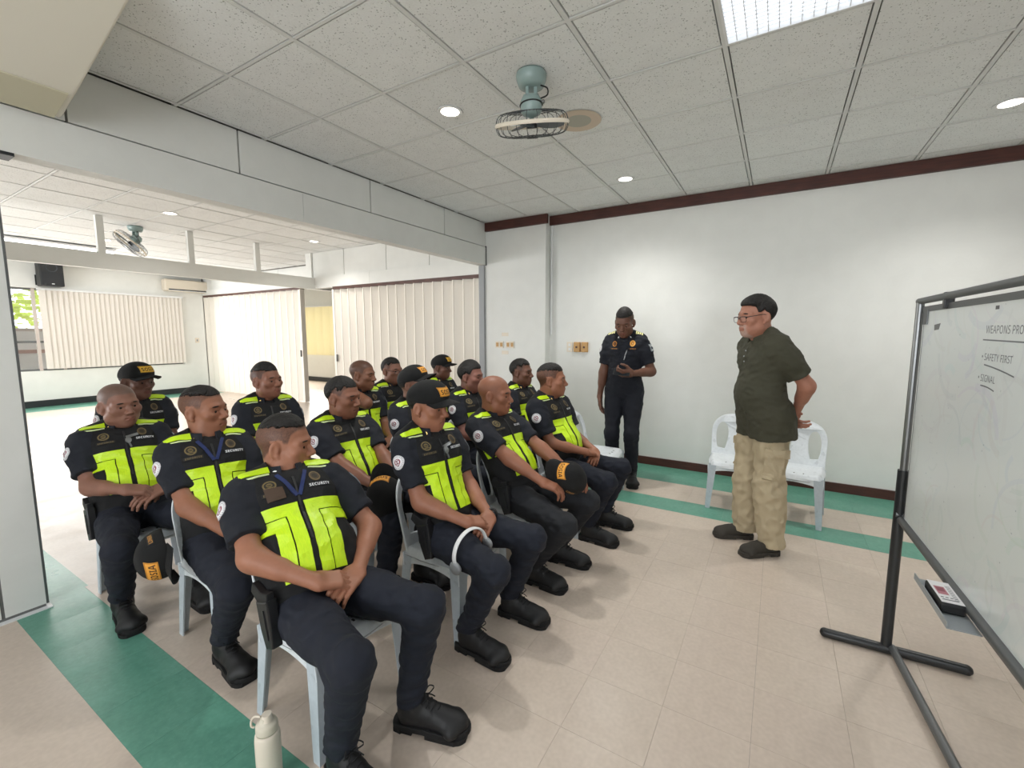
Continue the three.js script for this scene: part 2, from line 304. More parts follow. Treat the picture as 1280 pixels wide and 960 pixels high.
// far wall with its window and vertical blind
{
  const w = struct(new THREE.Group(), 'white far wall with a long window'); w.name = 'wall_far'; scene.add(w);
  const x0 = XF - 0.2, x1 = XF;
  mesh('wall_panel', [span(x0, x1, 0, 0.72, -5.85, 2.9), span(x0, x1, 2.36, H + 0.15, -5.85, 2.9), span(x0, x1, 0.72, 2.36, -5.85, -5.25), span(x0, x1, 0.72, 2.36, -0.9, 2.9)], M.wall, w);
  mesh('skirting_strip', span(x1, x1 + 0.03, 0, 0.13, -5.75, -0.5), M.blackTrim, w);
  const g = struct(new THREE.Group(), 'long aluminium window in the far wall'); g.name = 'window_1'; scene.add(g);
  const zz = [-5.25, -4.2, -3.1, -2.75, -1.8, -0.9];
  for (let i = 0; i + 1 < zz.length; i++) { mesh('pane', span(x0 + 0.08, x0 + 0.084, 0.75, 2.33, zz[i] + 0.02, zz[i + 1] - 0.02), phys({ color: C('#ffffff'), transmission: 1, roughness: 0, thickness: 0 }), g); }
  for (const z of zz) mesh('mullion', span(x0 + 0.06, x0 + 0.11, 0.72, 2.36, z - 0.025, z + 0.025), std({ color: C('#cfc4bd'), roughness: 0.5 }), g);
  for (const y of [0.735, 1.3, 2.345]) mesh('rail', span(x0 + 0.065, x0 + 0.105, y - 0.02, y + 0.02, -5.25, -0.9), M.steelDull, g);
  const b = group('vertical_blind', [XF + 0.07, 0, -4.02]); tag(b, 'white vertical slat blind drawn across the far window', 'blind');
  const sm = phys({ color: C('#f6f1ea'), roughness: 0.9, transmission: 0.35, thickness: 0 });
  const sg = box(0.10, 1.57, 0.0015);
  for (let i = 0; i < 30; i++) { const s = mesh('slat', sg, sm, b); s.position.set(0, 1.54, -1.17 + i * 0.081); s.rotation.y = rad(90 - 28 + ((i * 7) % 5) * 1.5); }
  mesh('headrail', box(0.05, 0.04, 2.5, 0, 2.345, 0.0), M.white, b);
}
// the back room seen through the gap: its window wall
{
  const w = struct(new THREE.Group(), 'back room wall with a blinded window'); w.name = 'wall_rear'; scene.add(w);
  const z1 = -8.7, z0 = -8.9;
  mesh('wall_panel', [span(-14.7, -3.3, 0, 0.85, z0, z1), span(-14.7, -3.3, 2.28, H + 0.15, z0, z1), span(-14.7, -13.6, 0.85, 2.28, z0, z1), span(-10.6, -3.3, 0.85, 2.28, z0, z1)], M.wall, w);
  mesh('skirting_strip', span(-14.7, -3.3, 0, 0.13, z1, z1 + 0.03), M.blackTrim, w);
  mesh('side_wall', [span(-14.9, -14.7, 0, H + 0.15, -8.9, -5.75), span(-14.9, XF, 0, H + 0.15, -5.95, -5.75), span(-3.5, -3.3, 0, H + 0.15, -8.9, -5.0)], M.wall, w);
  const g = struct(new THREE.Group(), 'back room window'); g.name = 'window_4'; scene.add(g);
  for (let k = 0; k < 3; k++) mesh('pane', span(-13.58 + k, -12.62 + k, 0.87, 2.26, z0 + 0.08, z0 + 0.084), phys({ color: C('#ffffff'), transmission: 1, roughness: 0, thickness: 0 }), g);
  const b = group('vertical_blind', [-12.1, 0, z1 + 0.06]); tag(b, 'pale yellow vertical slat blind in the room behind the partitions', 'blind');
  const sm = phys({ color: C('#fbf4d8'), roughness: 0.9, transmission: 0.5, thickness: 0 });
  const sg = box(0.10, 1.46, 0.0015);
  for (let i = 0; i < 34; i++) { const s = mesh('slat', sg, sm, b); s.position.set(-1.5 + i * 0.09, 1.55, 0); s.rotation.y = rad(20 + ((i * 5) % 4) * 3); }
  mesh('headrail', box(3.1, 0.04, 0.05, 0, 2.3, 0), M.white, b);
}
// outside the far window: a hedge tree and a low wall
{
  const r = rng(77), gs = [];
  const t = group('tree', [-16.5, 0, -1.8]);
  for (let i = 0; i < 1400; i++) {
    const a = r() * 6.28, b = Math.acos(2 * r() - 1), R = 0.75 + r() * 0.35;
    const g = new THREE.PlaneGeometry(0.16, 0.09); g.rotateX(r() * 6.28); g.rotateY(r() * 6.28);
    g.translate(Math.cos(a) * Math.sin(b) * 1.5 * R, 2.7 + Math.cos(b) * 1.3 * R, Math.sin(a) * Math.sin(b) * 2.4 * R); gs.push(g);
  }
  const lv = mesh('foliage', gs, phys({ color: C('#c3d168'), roughness: 0.8, transmission: 0.3, thickness: 0 }), t); lv.userData.kind = 'stuff';
  mesh('trunk', rod([0, -1, 0], [0, 2.6, 0], 0.12), M.wood, t);
  tag(t, 'yellow-green leafy tree outside the far window', 'tree');
  const y = group('garden_wall', [-15.2, 0, -2]);
  mesh('wall_block', box(0.15, 2.35, 9, 0, 0.35, 0), std({ color: C('#fbf6f2'), roughness: 0.9 }), y);
  mesh('coping', rbox(0.25, 0.07, 9, 0.01, 0, 1.56, 0), std({ color: C('#d9c9c0'), roughness: 0.9 }), y);
  mesh('wall_rail', box(0.05, 0.08, 9, 0.1, 1.05, 0), std({ color: C('#caa79c'), roughness: 0.9 }), y);
  tag(y, 'pale garden wall outside the far window', 'wall');
  const gr = struct(mesh('ground', span(-40, -13, -0.9, -0.8, -30, 30), std({ color: C('#9a9384'), roughness: 1 }), scene), 'ground outside'); gr.userData.kind = 'structure';
}

// ---------------------------------------------------------------- ceiling lamps
const glow = (hex, k) => std({ color: C('#ffffff'), emissive: C(hex), emissiveIntensity: k, roughness: 0.5 });
function downlight(x, z, power, label) {
  const g = group('downlight', [x, H, z]); tag(g, label, 'ceiling light', 'recessed round ceiling lamps');
  mesh('rim', lathe([[0.058, 0.0], [0.078, -0.004], [0.082, 0.002], [0.058, 0.012]], 36), M.white, g);
  mesh('lamp_lens', lathe([[0.0001, -0.006], [0.03, -0.004], [0.06, 0.002]], 32), glow('#fff6e8', 9), g);
  const s = new THREE.SpotLight(new THREE.Color(1, 0.98, 0.94), power, 0, rad(68), 1, 2); s.name = 'downlight_beam'; s.castShadow = true; s.shadow.radius = 3;
  s.position.set(x, H - 0.02, z); s.target.position.set(x, 0, z); scene.add(s); scene.add(s.target);
}
downlight(-1.87, -2.35, 7, 'round downlight glowing beside the ceiling fan');
downlight(-1.28, -4.13, 7, 'round downlight near the cornice above the uniformed officer');
downlight(1.13, -4.03, 7, 'round downlight near the cornice above the whiteboard side');
downlight(-6.17, -2.53, 4, 'small round downlight before the hanging header in the far room');
downlight(-6.14, -4.38, 4, 'small round downlight near the lintel of the far room');
downlight(-8.71, -2.7, 4, 'small round downlight beyond the hanging header');
{
  const g = group('light_panel', [X0 + PX / 2, H, Z0 - PZ]); tag(g, 'square-celled fluorescent light panel set in the ceiling', 'ceiling light');
  const w = PX - 0.022, d = PZ * 2 - 0.02;
  mesh('lamp_diffuser', box(w, 0.006, d, 0, 0.03, 0), glow('#eaf2ff', 1.7), g);
  for (let i = 1; i < 13; i++) mesh('louvre_blade', box(0.003, 0.02, d, -w / 2 + w * i / 13, 0.012, 0), M.white, g);
  for (let i = 1; i < 40; i++) mesh('louvre_blade', box(w, 0.008, 0.002, 0, 0.016, -d / 2 + d * i / 40), M.white, g);
  for (const s of [-1, 1]) { mesh('frame_side', box(0.012, 0.02, d, s * (w / 2), 0.008, 0), M.white, g); mesh('frame_side', box(w, 0.02, 0.012, 0, 0.008, s * d / 2), M.white, g); }
  areaLight('light_panel_light', w, d, [X0 + PX / 2, H - 0.005, Z0 - PZ], [X0 + PX / 2, 0, Z0 - PZ + 0.0001], new THREE.Color(0.96, 0.98, 1), 5);
  const o = group('light_panel', [1.45 + PX / 2, H, 0.2]); tag(o, 'fluorescent light panel behind the camera', 'ceiling light');
  mesh('lamp_diffuser', box(w, 0.006, d, 0, -0.004, 0), glow('#eaf2ff', 1.7), o);
  const o2 = group('light_panel', [X0 - 2.5 * PX, H, 0.75]); tag(o2, 'added light panel out of view that brightens the near left floor', 'ceiling light');
  mesh('lamp_diffuser', box(w, 0.006, d, 0, -0.004, 0), glow('#eaf2ff', 1.7), o2);  // added panel and its light, unseen, to lift the dark left foreground floor
  areaLight('light_panel_light_002', w, d, [X0 - 2.5 * PX, H - 0.012, 0.75], [X0 - 2.5 * PX, 0, 0.7501], new THREE.Color(0.96, 0.98, 1), 5);
  areaLight('light_panel_light_001', w, d, [1.45 + PX / 2, H - 0.012, 0.2], [1.45 + PX / 2, 0, 0.2001], new THREE.Color(0.96, 0.98, 1), 5);
}
{
  const g = group('fluorescent_light', [-9.6, H - 0.016, -2.0]); tag(g, 'long white fluorescent batten on the far room ceiling', 'ceiling light');
  mesh('housing', box(0.34, 0.03, 2.1, 0, -0.015, 0), M.white, g);
  mesh('lamp_diffuser', rbox(0.3, 0.06, 2.06, 0.02, 0, -0.058, 0), glow('#ffffff', 6), g);
  areaLight('fluorescent_light_beam', 0.3, 2.06, [-9.6, H - 0.115, -2.0], [-9.6, 0, -2.0001], new THREE.Color(1, 1, 0.98), 24);
}
// ---------------------------------------------------------------- distance fields and their surface
const V3 = (x, y, z) => new THREE.Vector3(x, y, z);
const ex = (o, dx, dy, dz) => o.clone().add(V3(dx, dy, dz));
function capsule(a, b, r1, r2 = r1) {
  const ax = a.x, ay = a.y, az = a.z, bx = b.x - ax, by = b.y - ay, bz = b.z - az, L = 1 / Math.max(1e-9, bx * bx + by * by + bz * bz);
  const f = (x, y, z) => { const px = x - ax, py = y - ay, pz = z - az; let t = (px * bx + py * by + pz * bz) * L; t = t < 0 ? 0 : t > 1 ? 1 : t; const dx = px - bx * t, dy = py - by * t, dz = pz - bz * t; return Math.sqrt(dx * dx + dy * dy + dz * dz) - (r1 + (r2 - r1) * t); };
  f.bs = [ax + bx / 2, ay + by / 2, az + bz / 2, Math.sqrt(bx * bx + by * by + bz * bz) / 2 + Math.max(r1, r2)]; return f;
}
function ell(c, X, Y, Z, rx, ry, rz) {
  const a = 1 / rx, b = 1 / ry, d = 1 / rz;
  const f = (x, y, z) => {
    const px = x - c.x, py = y - c.y, pz = z - c.z;
    const u = (px * X.x + py * X.y + pz * X.z) * a, v = (px * Y.x + py * Y.y + pz * Y.z) * b, w = (px * Z.x + py * Z.y + pz * Z.z) * d;
    const k0 = Math.sqrt(u * u + v * v + w * w), k1 = Math.sqrt(u * u * a * a + v * v * b * b + w * w * d * d);
    return k1 < 1e-9 ? -Math.min(rx, ry, rz) : k0 * (k0 - 1) / k1;
  };
  f.bs = [c.x, c.y, c.z, Math.max(rx, ry, rz)]; return f;
}
function roundBox(c, X, Y, Z, hx, hy, hz, r) {
  return (x, y, z) => {
    const px = x - c.x, py = y - c.y, pz = z - c.z;
    const u = Math.abs(px * X.x + py * X.y + pz * X.z) - hx + r, v = Math.abs(px * Y.x + py * Y.y + pz * Y.z) - hy + r, w = Math.abs(px * Z.x + py * Z.y + pz * Z.z) - hz + r;
    const a = u > 0 ? u : 0, b = v > 0 ? v : 0, d = w > 0 ? w : 0;
    return Math.sqrt(a * a + b * b + d * d) + Math.min(0, Math.max(u, v, w)) - r;
  };
}
const smin = (a, b, k) => { if (k <= 0) return a < b ? a : b; const h = k - Math.abs(a - b); return h <= 0 ? (a < b ? a : b) : (a < b ? a : b) - h * h / (4 * k); };
class Field {
  constructor() { this.p = []; this.post = null; }
  add(f, k = 0.02) { this.p.push([f, k, 0]); return this; }
  sub(f, k = 0.01) { this.p.push([f, k, 1]); return this; }
  cut(f, k = 0.004) { this.p.push([f, k, 2]); return this; }     // keep where f < 0
  get fn() {
    const p = this.p, n = p.length, post = this.post;
    const F_ = p.map(q => q[0]), K = p.map(q => q[1]), O = p.map(q => q[2]), S = new Float64Array(n * 4); p.forEach((q, i) => { const b = q[0].bs || [0, 0, 0, 1e3]; for (let c = 0; c < 4; c++) S[i * 4 + c] = b[c]; });
    return (x, y, z) => {
      let d = 10;
      for (let i = 0; i < n; i++) {
        const r = S[i * 4 + 3];                             // far from this piece: it cannot change the distance
        if (r < 100 && O[i] < 2) { const a = x - S[i * 4], b = y - S[i * 4 + 1], c = z - S[i * 4 + 2], m = r + K[i] + (O[i] === 0 ? d : d < 0 ? -d : 0); if (m > 0 ? a * a + b * b + c * c > m * m * 1.02 : O[i] === 0) continue; }
        const e = F_[i](x, y, z); d = O[i] === 0 ? smin(d, e, K[i]) : O[i] === 1 ? -smin(-d, e, K[i]) : -smin(-d, -e, K[i]); }
      return post ? d + post(x, y, z, d) : d;
    };
  }
}
function surface(fn, lo, hi, h, color) {
  const nx = Math.ceil((hi[0] - lo[0]) / h) + 1, ny = Math.ceil((hi[1] - lo[1]) / h) + 1, nz = Math.ceil((hi[2] - lo[2]) / h) + 1;
  const G = new Float32Array(nx * ny * nz), B = 6, R = B * h * 0.87 * 1.5 + 0.004;
  for (let k = 0; k < nz; k += B) for (let j = 0; j < ny; j += B) for (let i = 0; i < nx; i += B) {
    const i1 = Math.min(nx, i + B), j1 = Math.min(ny, j + B), k1 = Math.min(nz, k + B);
    const d = fn(lo[0] + (i + B / 2 - 0.5) * h, lo[1] + (j + B / 2 - 0.5) * h, lo[2] + (k + B / 2 - 0.5) * h);
    const far = Math.abs(d) > R;
    for (let c = k; c < k1; c++) for (let b = j; b < j1; b++) { let o = (c * ny + b) * nx + i; for (let a = i; a < i1; a++) G[o++] = far ? d : fn(lo[0] + a * h, lo[1] + b * h, lo[2] + c * h); }
  }
  const id = new Int32Array(nx * ny * nz).fill(-1), pos = [], off = [0, 1, nx, nx + 1, nx * ny, nx * ny + 1, nx * ny + nx, nx * ny + nx + 1];
  for (let k = 0; k < nz - 1; k++) for (let j = 0; j < ny - 1; j++) for (let i = 0; i < nx - 1; i++) {
    const o = (k * ny + j) * nx + i; let m = 0;
    for (let c = 0; c < 8; c++) if (G[o + off[c]] < 0) m |= 1 << c;
    if (m === 0 || m === 255) continue;
    let sx = 0, sy = 0, sz = 0, n = 0;
    for (let c = 0; c < 8; c++) for (const bit of [1, 2, 4]) if (!(c & bit)) {
      const d = c | bit, a = (m >> c) & 1, b = (m >> d) & 1; if (a === b) continue;
      const ga = G[o + off[c]], gb = G[o + off[d]], t = ga / (ga - gb);
      sx += (c & 1) + (bit === 1 ? t : 0); sy += ((c >> 1) & 1) + (bit === 2 ? t : 0); sz += ((c >> 2) & 1) + (bit === 4 ? t : 0); n++;
    }
    id[o] = pos.length / 3; pos.push(lo[0] + (i + sx / n) * h, lo[1] + (j + sy / n) * h, lo[2] + (k + sz / n) * h);
  }
  const idx = [];
  const quad = (a, b, c, d, flip) => { if (a < 0 || b < 0 || c < 0 || d < 0) return; if (!flip) idx.push(a, c, b, a, d, c); else idx.push(a, b, c, a, c, d); };
  for (let k = 1; k < nz - 1; k++) for (let j = 1; j < ny - 1; j++) for (let i = 1; i < nx - 1; i++) {
    const o = (k * ny + j) * nx + i, s = G[o] < 0;
    if (s !== G[o + 1] < 0) quad(id[o], id[o - nx], id[o - nx - nx * ny], id[o - nx * ny], s);
    if (s !== G[o + nx] < 0) quad(id[o], id[o - nx * ny], id[o - nx * ny - 1], id[o - 1], s);
    if (s !== G[o + nx * ny] < 0) quad(id[o], id[o - 1], id[o - 1 - nx], id[o - nx], s);
  }
  const N = pos.length / 3, P = new Float32Array(pos), Q = new Float32Array(N * 3), U = new Float32Array(N * 2), e = h * 0.35;
  for (let i = 0; i < N; i++) {
    let x = P[i * 3], y = P[i * 3 + 1], z = P[i * 3 + 2], gx, gy, gz, L;
    for (let it = 0; it < 2; it++) {
      const a = fn(x + e, y - e, z - e), b = fn(x - e, y - e, z + e), c = fn(x - e, y + e, z - e), d = fn(x + e, y + e, z + e);
      gx = a - b - c + d; gy = -a - b + c + d; gz = -a + b - c + d; L = Math.hypot(gx, gy, gz) || 1e-9; gx /= L; gy /= L; gz /= L;
      if (it === 0) { const g = L / (4 * e), v = clamp((a + b + c + d) / 4 / Math.max(0.3, g), -h * 0.5, h * 0.5); x -= gx * v; y -= gy * v; z -= gz * v; }
    }
    P[i * 3] = x; P[i * 3 + 1] = y; P[i * 3 + 2] = z; Q[i * 3] = gx; Q[i * 3 + 1] = gy; Q[i * 3 + 2] = gz; U[i * 2] = x + z * 0.6; U[i * 2 + 1] = y + z * 0.5;
  }
  const g = new THREE.BufferGeometry();
  g.setAttribute('position', new THREE.BufferAttribute(P, 3)); g.setAttribute('normal', new THREE.BufferAttribute(Q, 3)); g.setAttribute('uv', new THREE.BufferAttribute(U, 2));
  if (color) { const c = new Float32Array(N * 3); for (let i = 0; i < N; i++) { const v = color(P[i * 3], P[i * 3 + 1], P[i * 3 + 2]); c[i * 3] = v[0]; c[i * 3 + 1] = v[1]; c[i * 3 + 2] = v[2]; } g.setAttribute('color', new THREE.BufferAttribute(c, 3)); }
  g.setIndex(idx); return g;
}
function bounds(pts, pad) { const lo = [9, 9, 9], hi = [-9, -9, -9]; for (const p of pts) { const a = [p.x, p.y, p.z]; for (let i = 0; i < 3; i++) { lo[i] = Math.min(lo[i], a[i] - pad); hi[i] = Math.max(hi[i], a[i] + pad); } } return [lo, hi]; }
// a piece of cloth or print laid on a surface: a grid of (u, v) points thrown along -n onto the field, with a turned-in edge
function applique(fn, o, X, Y, N, grid, lift, thick = 0.002) {
  const nu = grid[0].length, nv = grid.length, P = [], U = [], I = [];
  const hit = (u, v) => {
    let x = o.x + X.x * u + Y.x * v + N.x * 0.25, y = o.y + X.y * u + Y.y * v + N.y * 0.25, z = o.z + X.z * u + Y.z * v + N.z * 0.25;
    let best = 1, bx = x, by = y, bz = z, gone = 0;
    for (let i = 0; i < 70 && gone < 0.36; i++) { const d = fn(x, y, z) - lift; if (d < best) { best = d; bx = x; by = y; bz = z; } if (d < 0.0004) break; const s = Math.min(d * 0.75, 0.05); gone += s; x -= N.x * s; y -= N.y * s; z -= N.z * s; }
    x = bx; y = by; z = bz;
    if (best > 0.001) for (let i = 0; i < 6; i++) { const e = 0.004, d = fn(x, y, z) - lift, gx = fn(x + e, y, z) - fn(x - e, y, z), gy = fn(x, y + e, z) - fn(x, y - e, z), gz = fn(x, y, z + e) - fn(x, y, z - e), L = Math.hypot(gx, gy, gz) || 1; x -= gx / L * d; y -= gy / L * d; z -= gz / L * d; }
    const e = 0.004, gx = fn(x + e, y, z) - fn(x - e, y, z), gy = fn(x, y + e, z) - fn(x, y - e, z), gz = fn(x, y, z + e) - fn(x, y, z - e), L = Math.hypot(gx, gy, gz) || 1;
    return [x, y, z, gx / L, gy / L, gz / L];
  };
  const h = grid.map(r => r.map(q => hit(q[0], q[1])));
  const row = (j, i) => j * nu + i;
  for (let j = 0; j < nv; j++) for (let i = 0; i < nu; i++) { const q = h[j][i]; P.push(q[0], q[1], q[2]); U.push(grid[j][i][2] ?? i / (nu - 1), grid[j][i][3] ?? 1 - j / (nv - 1)); }
  for (let j = 0; j + 1 < nv; j++) for (let i = 0; i + 1 < nu; i++) I.push(row(j, i), row(j + 1, i), row(j + 1, i + 1), row(j, i), row(j + 1, i + 1), row(j, i + 1));
  const ring = []; for (let i = 0; i < nu; i++) ring.push([0, i]); for (let j = 1; j < nv; j++) ring.push([j, nu - 1]); for (let i = nu - 2; i >= 0; i--) ring.push([nv - 1, i]); for (let j = nv - 2; j > 0; j--) ring.push([j, 0]);
  const base = P.length / 3;
  for (const [j, i] of ring) { const q = h[j][i], k = lift + thick; P.push(q[0] - q[3] * k, q[1] - q[4] * k, q[2] - q[5] * k); U.push(i / (nu - 1), 1 - j / (nv - 1)); }
  for (let k = 0; k < ring.length; k++) { const k2 = (k + 1) % ring.length, a = row(...ring[k]), b = row(...ring[k2]); I.push(a, b, base + k2, a, base + k2, base + k); }
  // facing: make the winding agree with N
  const A = V3(P[0], P[1], P[2]), B_ = V3(...P.slice(nu * 3, nu * 3 + 3)), C_ = V3(...P.slice(3, 6));
  if (B_.sub(A).cross(C_.sub(A)).dot(N) < 0) for (let k = 0; k < I.length; k += 3) { const t = I[k]; I[k] = I[k + 1]; I[k + 1] = t; }
  const g = new THREE.BufferGeometry(); g.setAttribute('position', new THREE.Float32BufferAttribute(P, 3)); g.setAttribute('uv', new THREE.Float32BufferAttribute(U, 2)); g.setIndex(I);
  const f = g.toNonIndexed(); f.computeVertexNormals(); const w = mergeVertices(f, 1e-5); w.computeVertexNormals(); return w;
}
function quadGrid(a, b, c, d, nu, nv) {                   // corners: top-left a, top-right b, bottom-right c, bottom-left d
  const g = []; for (let j = 0; j <= nv; j++) { const r = [], t = j / nv; for (let i = 0; i <= nu; i++) { const s = i / nu; r.push([lerp(lerp(a[0], b[0], s), lerp(d[0], c[0], s), t), lerp(lerp(a[1], b[1], s), lerp(d[1], c[1], s), t)]); } g.push(r); } return g;
}
function discGrid(u, v, ru, rv, n = 8, m = 24) {          // polar grid; uv of a square picture
  const g = []; for (let j = 0; j <= n; j++) { const r = [], q = Math.max(0.02, 1 - j / n); for (let i = 0; i <= m; i++) { const a = i / m * Math.PI * 2; r.push([u + Math.cos(a) * ru * q, v + Math.sin(a) * rv * q, 0.5 + Math.cos(a) * q * 0.5, 0.5 + Math.sin(a) * q * 0.5]); } g.push(r); } return g;
}
function bandGrid(line, width, n = 6) {                   // a strip of even width along a line of (u, v) points
  const g = []; const pts = []; for (let i = 0; i + 1 < line.length; i++) for (let k = 0; k < n; k++) pts.push([lerp(line[i][0], line[i + 1][0], k / n), lerp(line[i][1], line[i + 1][1], k / n)]); pts.push(line[line.length - 1]);
  pts.forEach((p, i) => { const a = pts[Math.max(0, i - 1)], b = pts[Math.min(pts.length - 1, i + 1)], L = Math.hypot(b[0] - a[0], b[1] - a[1]), nx = -(b[1] - a[1]) / L * width / 2, ny = (b[0] - a[0]) / L * width / 2; g.push([[p[0] + nx, p[1] + ny], [p[0], p[1]], [p[0] - nx, p[1] - ny]]); });
  return g;
}
function ik(a, b, l1, l2, pole) {                         // the middle joint of a two-bone limb
  const d = b.clone().sub(a); let L = d.length(); const mx = (l1 + l2) * 0.999; if (L > mx) { b.copy(a).add(d.multiplyScalar(mx / L)); L = mx; }
  const dir = b.clone().sub(a).normalize(), x = (l1 * l1 - l2 * l2 + L * L) / (2 * L), y = Math.sqrt(Math.max(0, l1 * l1 - x * x));
  const p = pole.clone().sub(dir.clone().multiplyScalar(pole.dot(dir))).normalize();
  return a.clone().add(dir.multiplyScalar(x)).add(p.multiplyScalar(y));
}
const rot = (v, axis, ang) => v.clone().applyAxisAngle(axis, ang);

// ---------------------------------------------------------------- prints on the uniforms
const printMat = {};
{
  const mat = (name, w, h, draw, o = {}) => { printMat[name] = std({ map: canvasTex(w, h, draw), roughness: 0.7, ...o }); };
  const ringText = (g, s, n, R, size) => { g.save(); g.font = `bold ${size}px sans-serif`; g.textAlign = 'center'; g.textBaseline = 'middle'; for (let i = 0; i < s.length; i++) { g.save(); g.translate(128, 128); g.rotate((i - (s.length - 1) / 2) * n); g.fillText(s[i], 0, -R); g.restore(); } g.restore(); };
  mat('sleeve', 256, 256, g => {
    g.fillStyle = '#e9e8ea'; g.fillRect(0, 0, 256, 256);
    g.strokeStyle = '#4a4a55'; g.lineWidth = 3; g.beginPath(); g.arc(128, 128, 120, 0, 7); g.stroke();
    g.fillStyle = '#44444e'; for (let i = 0; i < 22; i++) { if (i % 22 === 10) continue; const a = i / 22 * 6.283; g.save(); g.translate(128 + Math.cos(a) * 101, 128 + Math.sin(a) * 101); g.rotate(a); g.fillRect(-7, -5, 14, 10); g.restore(); }
    g.fillStyle = '#8d3c47'; g.beginPath(); g.arc(128, 122, 62, 0, 7); g.fill();
    g.fillStyle = '#e9e8ea'; g.beginPath(); g.arc(128, 122, 50, 0, 7); g.fill();
    g.strokeStyle = '#8d3c47'; g.lineWidth = 11; for (const s of [-1, 1]) { g.beginPath(); g.arc(128 + s * 16, 122, 30, s > 0 ? -2 : 1.14, s > 0 ? 2 : 5.14); g.stroke(); }
    g.fillStyle = '#5a2f3a'; g.fillRect(114, 90, 28, 62); g.fillStyle = '#c99aa0'; g.fillRect(122, 100, 12, 40); g.fillStyle = '#5c5a62'; g.fillRect(104, 188, 48, 9);
  });
  mat('sleeveGrey', 128, 160, g => { g.fillStyle = '#7f868c'; g.fillRect(0, 0, 128, 160); g.fillStyle = '#c8ccce'; g.fillRect(10, 12, 108, 40); g.fillStyle = '#39424c'; g.beginPath(); g.arc(64, 78, 34, 0, 7); g.fill(); g.fillStyle = '#cfd2d0'; g.fillRect(24, 122, 80, 22); g.fillStyle = '#2b3138'; g.fillRect(20, 22, 20, 14); g.fillRect(50, 22, 26, 14); g.fillRect(86, 22, 20, 14); });
  mat('emblem', 256, 256, g => { g.fillStyle = '#1d1b17'; g.fillRect(0, 0, 256, 256); g.strokeStyle = '#77673f'; g.lineWidth = 26; g.beginPath(); g.arc(128, 128, 104, 0, 7); g.stroke(); g.fillStyle = '#6b5c38'; g.beginPath(); g.arc(128, 118, 54, 0, 7); g.fill(); g.fillStyle = '#1f1c16'; g.fillRect(86, 108, 84, 14); g.fillRect(104, 132, 48, 12); g.fillStyle = '#77673f'; g.fillRect(60, 176, 136, 16); });
  mat('badge', 256, 256, g => { g.fillStyle = '#4a3d27'; g.fillRect(0, 0, 256, 256); g.strokeStyle = '#7d6a45'; g.lineWidth = 16; g.beginPath(); g.arc(128, 128, 108, 0, 7); g.stroke(); g.fillStyle = '#2c251a'; g.beginPath(); g.arc(128, 128, 60, 0, 7); g.fill(); g.fillStyle = '#8a7650'; g.font = 'bold 60px sans-serif'; g.textAlign = 'center'; g.fillText('★', 128, 150); });
  mat('goldBadge', 256, 256, g => { g.fillStyle = '#e2993a'; g.fillRect(0, 0, 256, 256); g.strokeStyle = '#f4c877'; g.lineWidth = 20; g.beginPath(); g.arc(128, 128, 106, 0, 7); g.stroke(); g.fillStyle = '#b56a1f'; g.beginPath(); g.arc(128, 128, 52, 0, 7); g.fill(); g.fillStyle = '#f3cf8d'; g.fillRect(104, 96, 48, 64); });
  mat('goldEmblem', 256, 256, g => { g.fillStyle = '#20180f'; g.fillRect(0, 0, 256, 256); g.strokeStyle = '#d8923c'; g.lineWidth = 30; g.beginPath(); g.arc(128, 128, 100, 0, 7); g.stroke(); g.fillStyle = '#a4672b'; g.fillRect(88, 92, 80, 24); g.fillRect(100, 130, 56, 40); });
  const word = (name, s, bg, fg, w, h, size, font = 'sans-serif') => mat(name, w, h, g => { g.fillStyle = bg; g.fillRect(0, 0, w, h); g.fillStyle = fg; g.font = `bold ${size}px ${font}`; g.textAlign = 'center'; g.textBaseline = 'middle'; g.fillText(s, w / 2, h / 2 + 2, w * 0.96); });
  word('security', 'SECURITY', '#17191c', '#e6e8ea', 320, 72, 66);
  word('name', 'ENFORCER', '#1a1916', '#6f6040', 320, 64, 54);
  word('nameGold', 'OFFICER', '#201d1a', '#c9853a', 320, 64, 50);
  mat('capFront', 256, 128, g => { g.fillStyle = '#e8a33c'; g.fillRect(0, 0, 256, 128); g.strokeStyle = '#c07a22'; g.lineWidth = 8; g.strokeRect(6, 6, 244, 116); g.fillStyle = '#43240f'; g.font = 'bold 92px sans-serif'; g.textAlign = 'center'; g.textBaseline = 'middle'; g.fillText('SOSIA', 128, 68, 220); });
  mat('capFrontYellow', 256, 128, g => { g.fillStyle = '#e6b53a'; g.fillRect(0, 0, 256, 128); g.strokeStyle = '#c48f22'; g.lineWidth = 8; g.strokeRect(6, 6, 244, 116); g.fillStyle = '#3c2a10'; g.font = 'bold 92px sans-serif'; g.textAlign = 'center'; g.textBaseline = 'middle'; g.fillText('SOSIA', 128, 68, 220); });
  word('capSide', 'LINER', '#151618', '#c98f46', 256, 80, 74);
  mat('bars', 128, 128, g => { g.fillStyle = '#15171d'; g.fillRect(0, 0, 128, 128); g.fillStyle = '#e3dfa0'; for (let i = 0; i < 4; i++) g.fillRect(6 + i * 31, 4, 21, 120); });
}

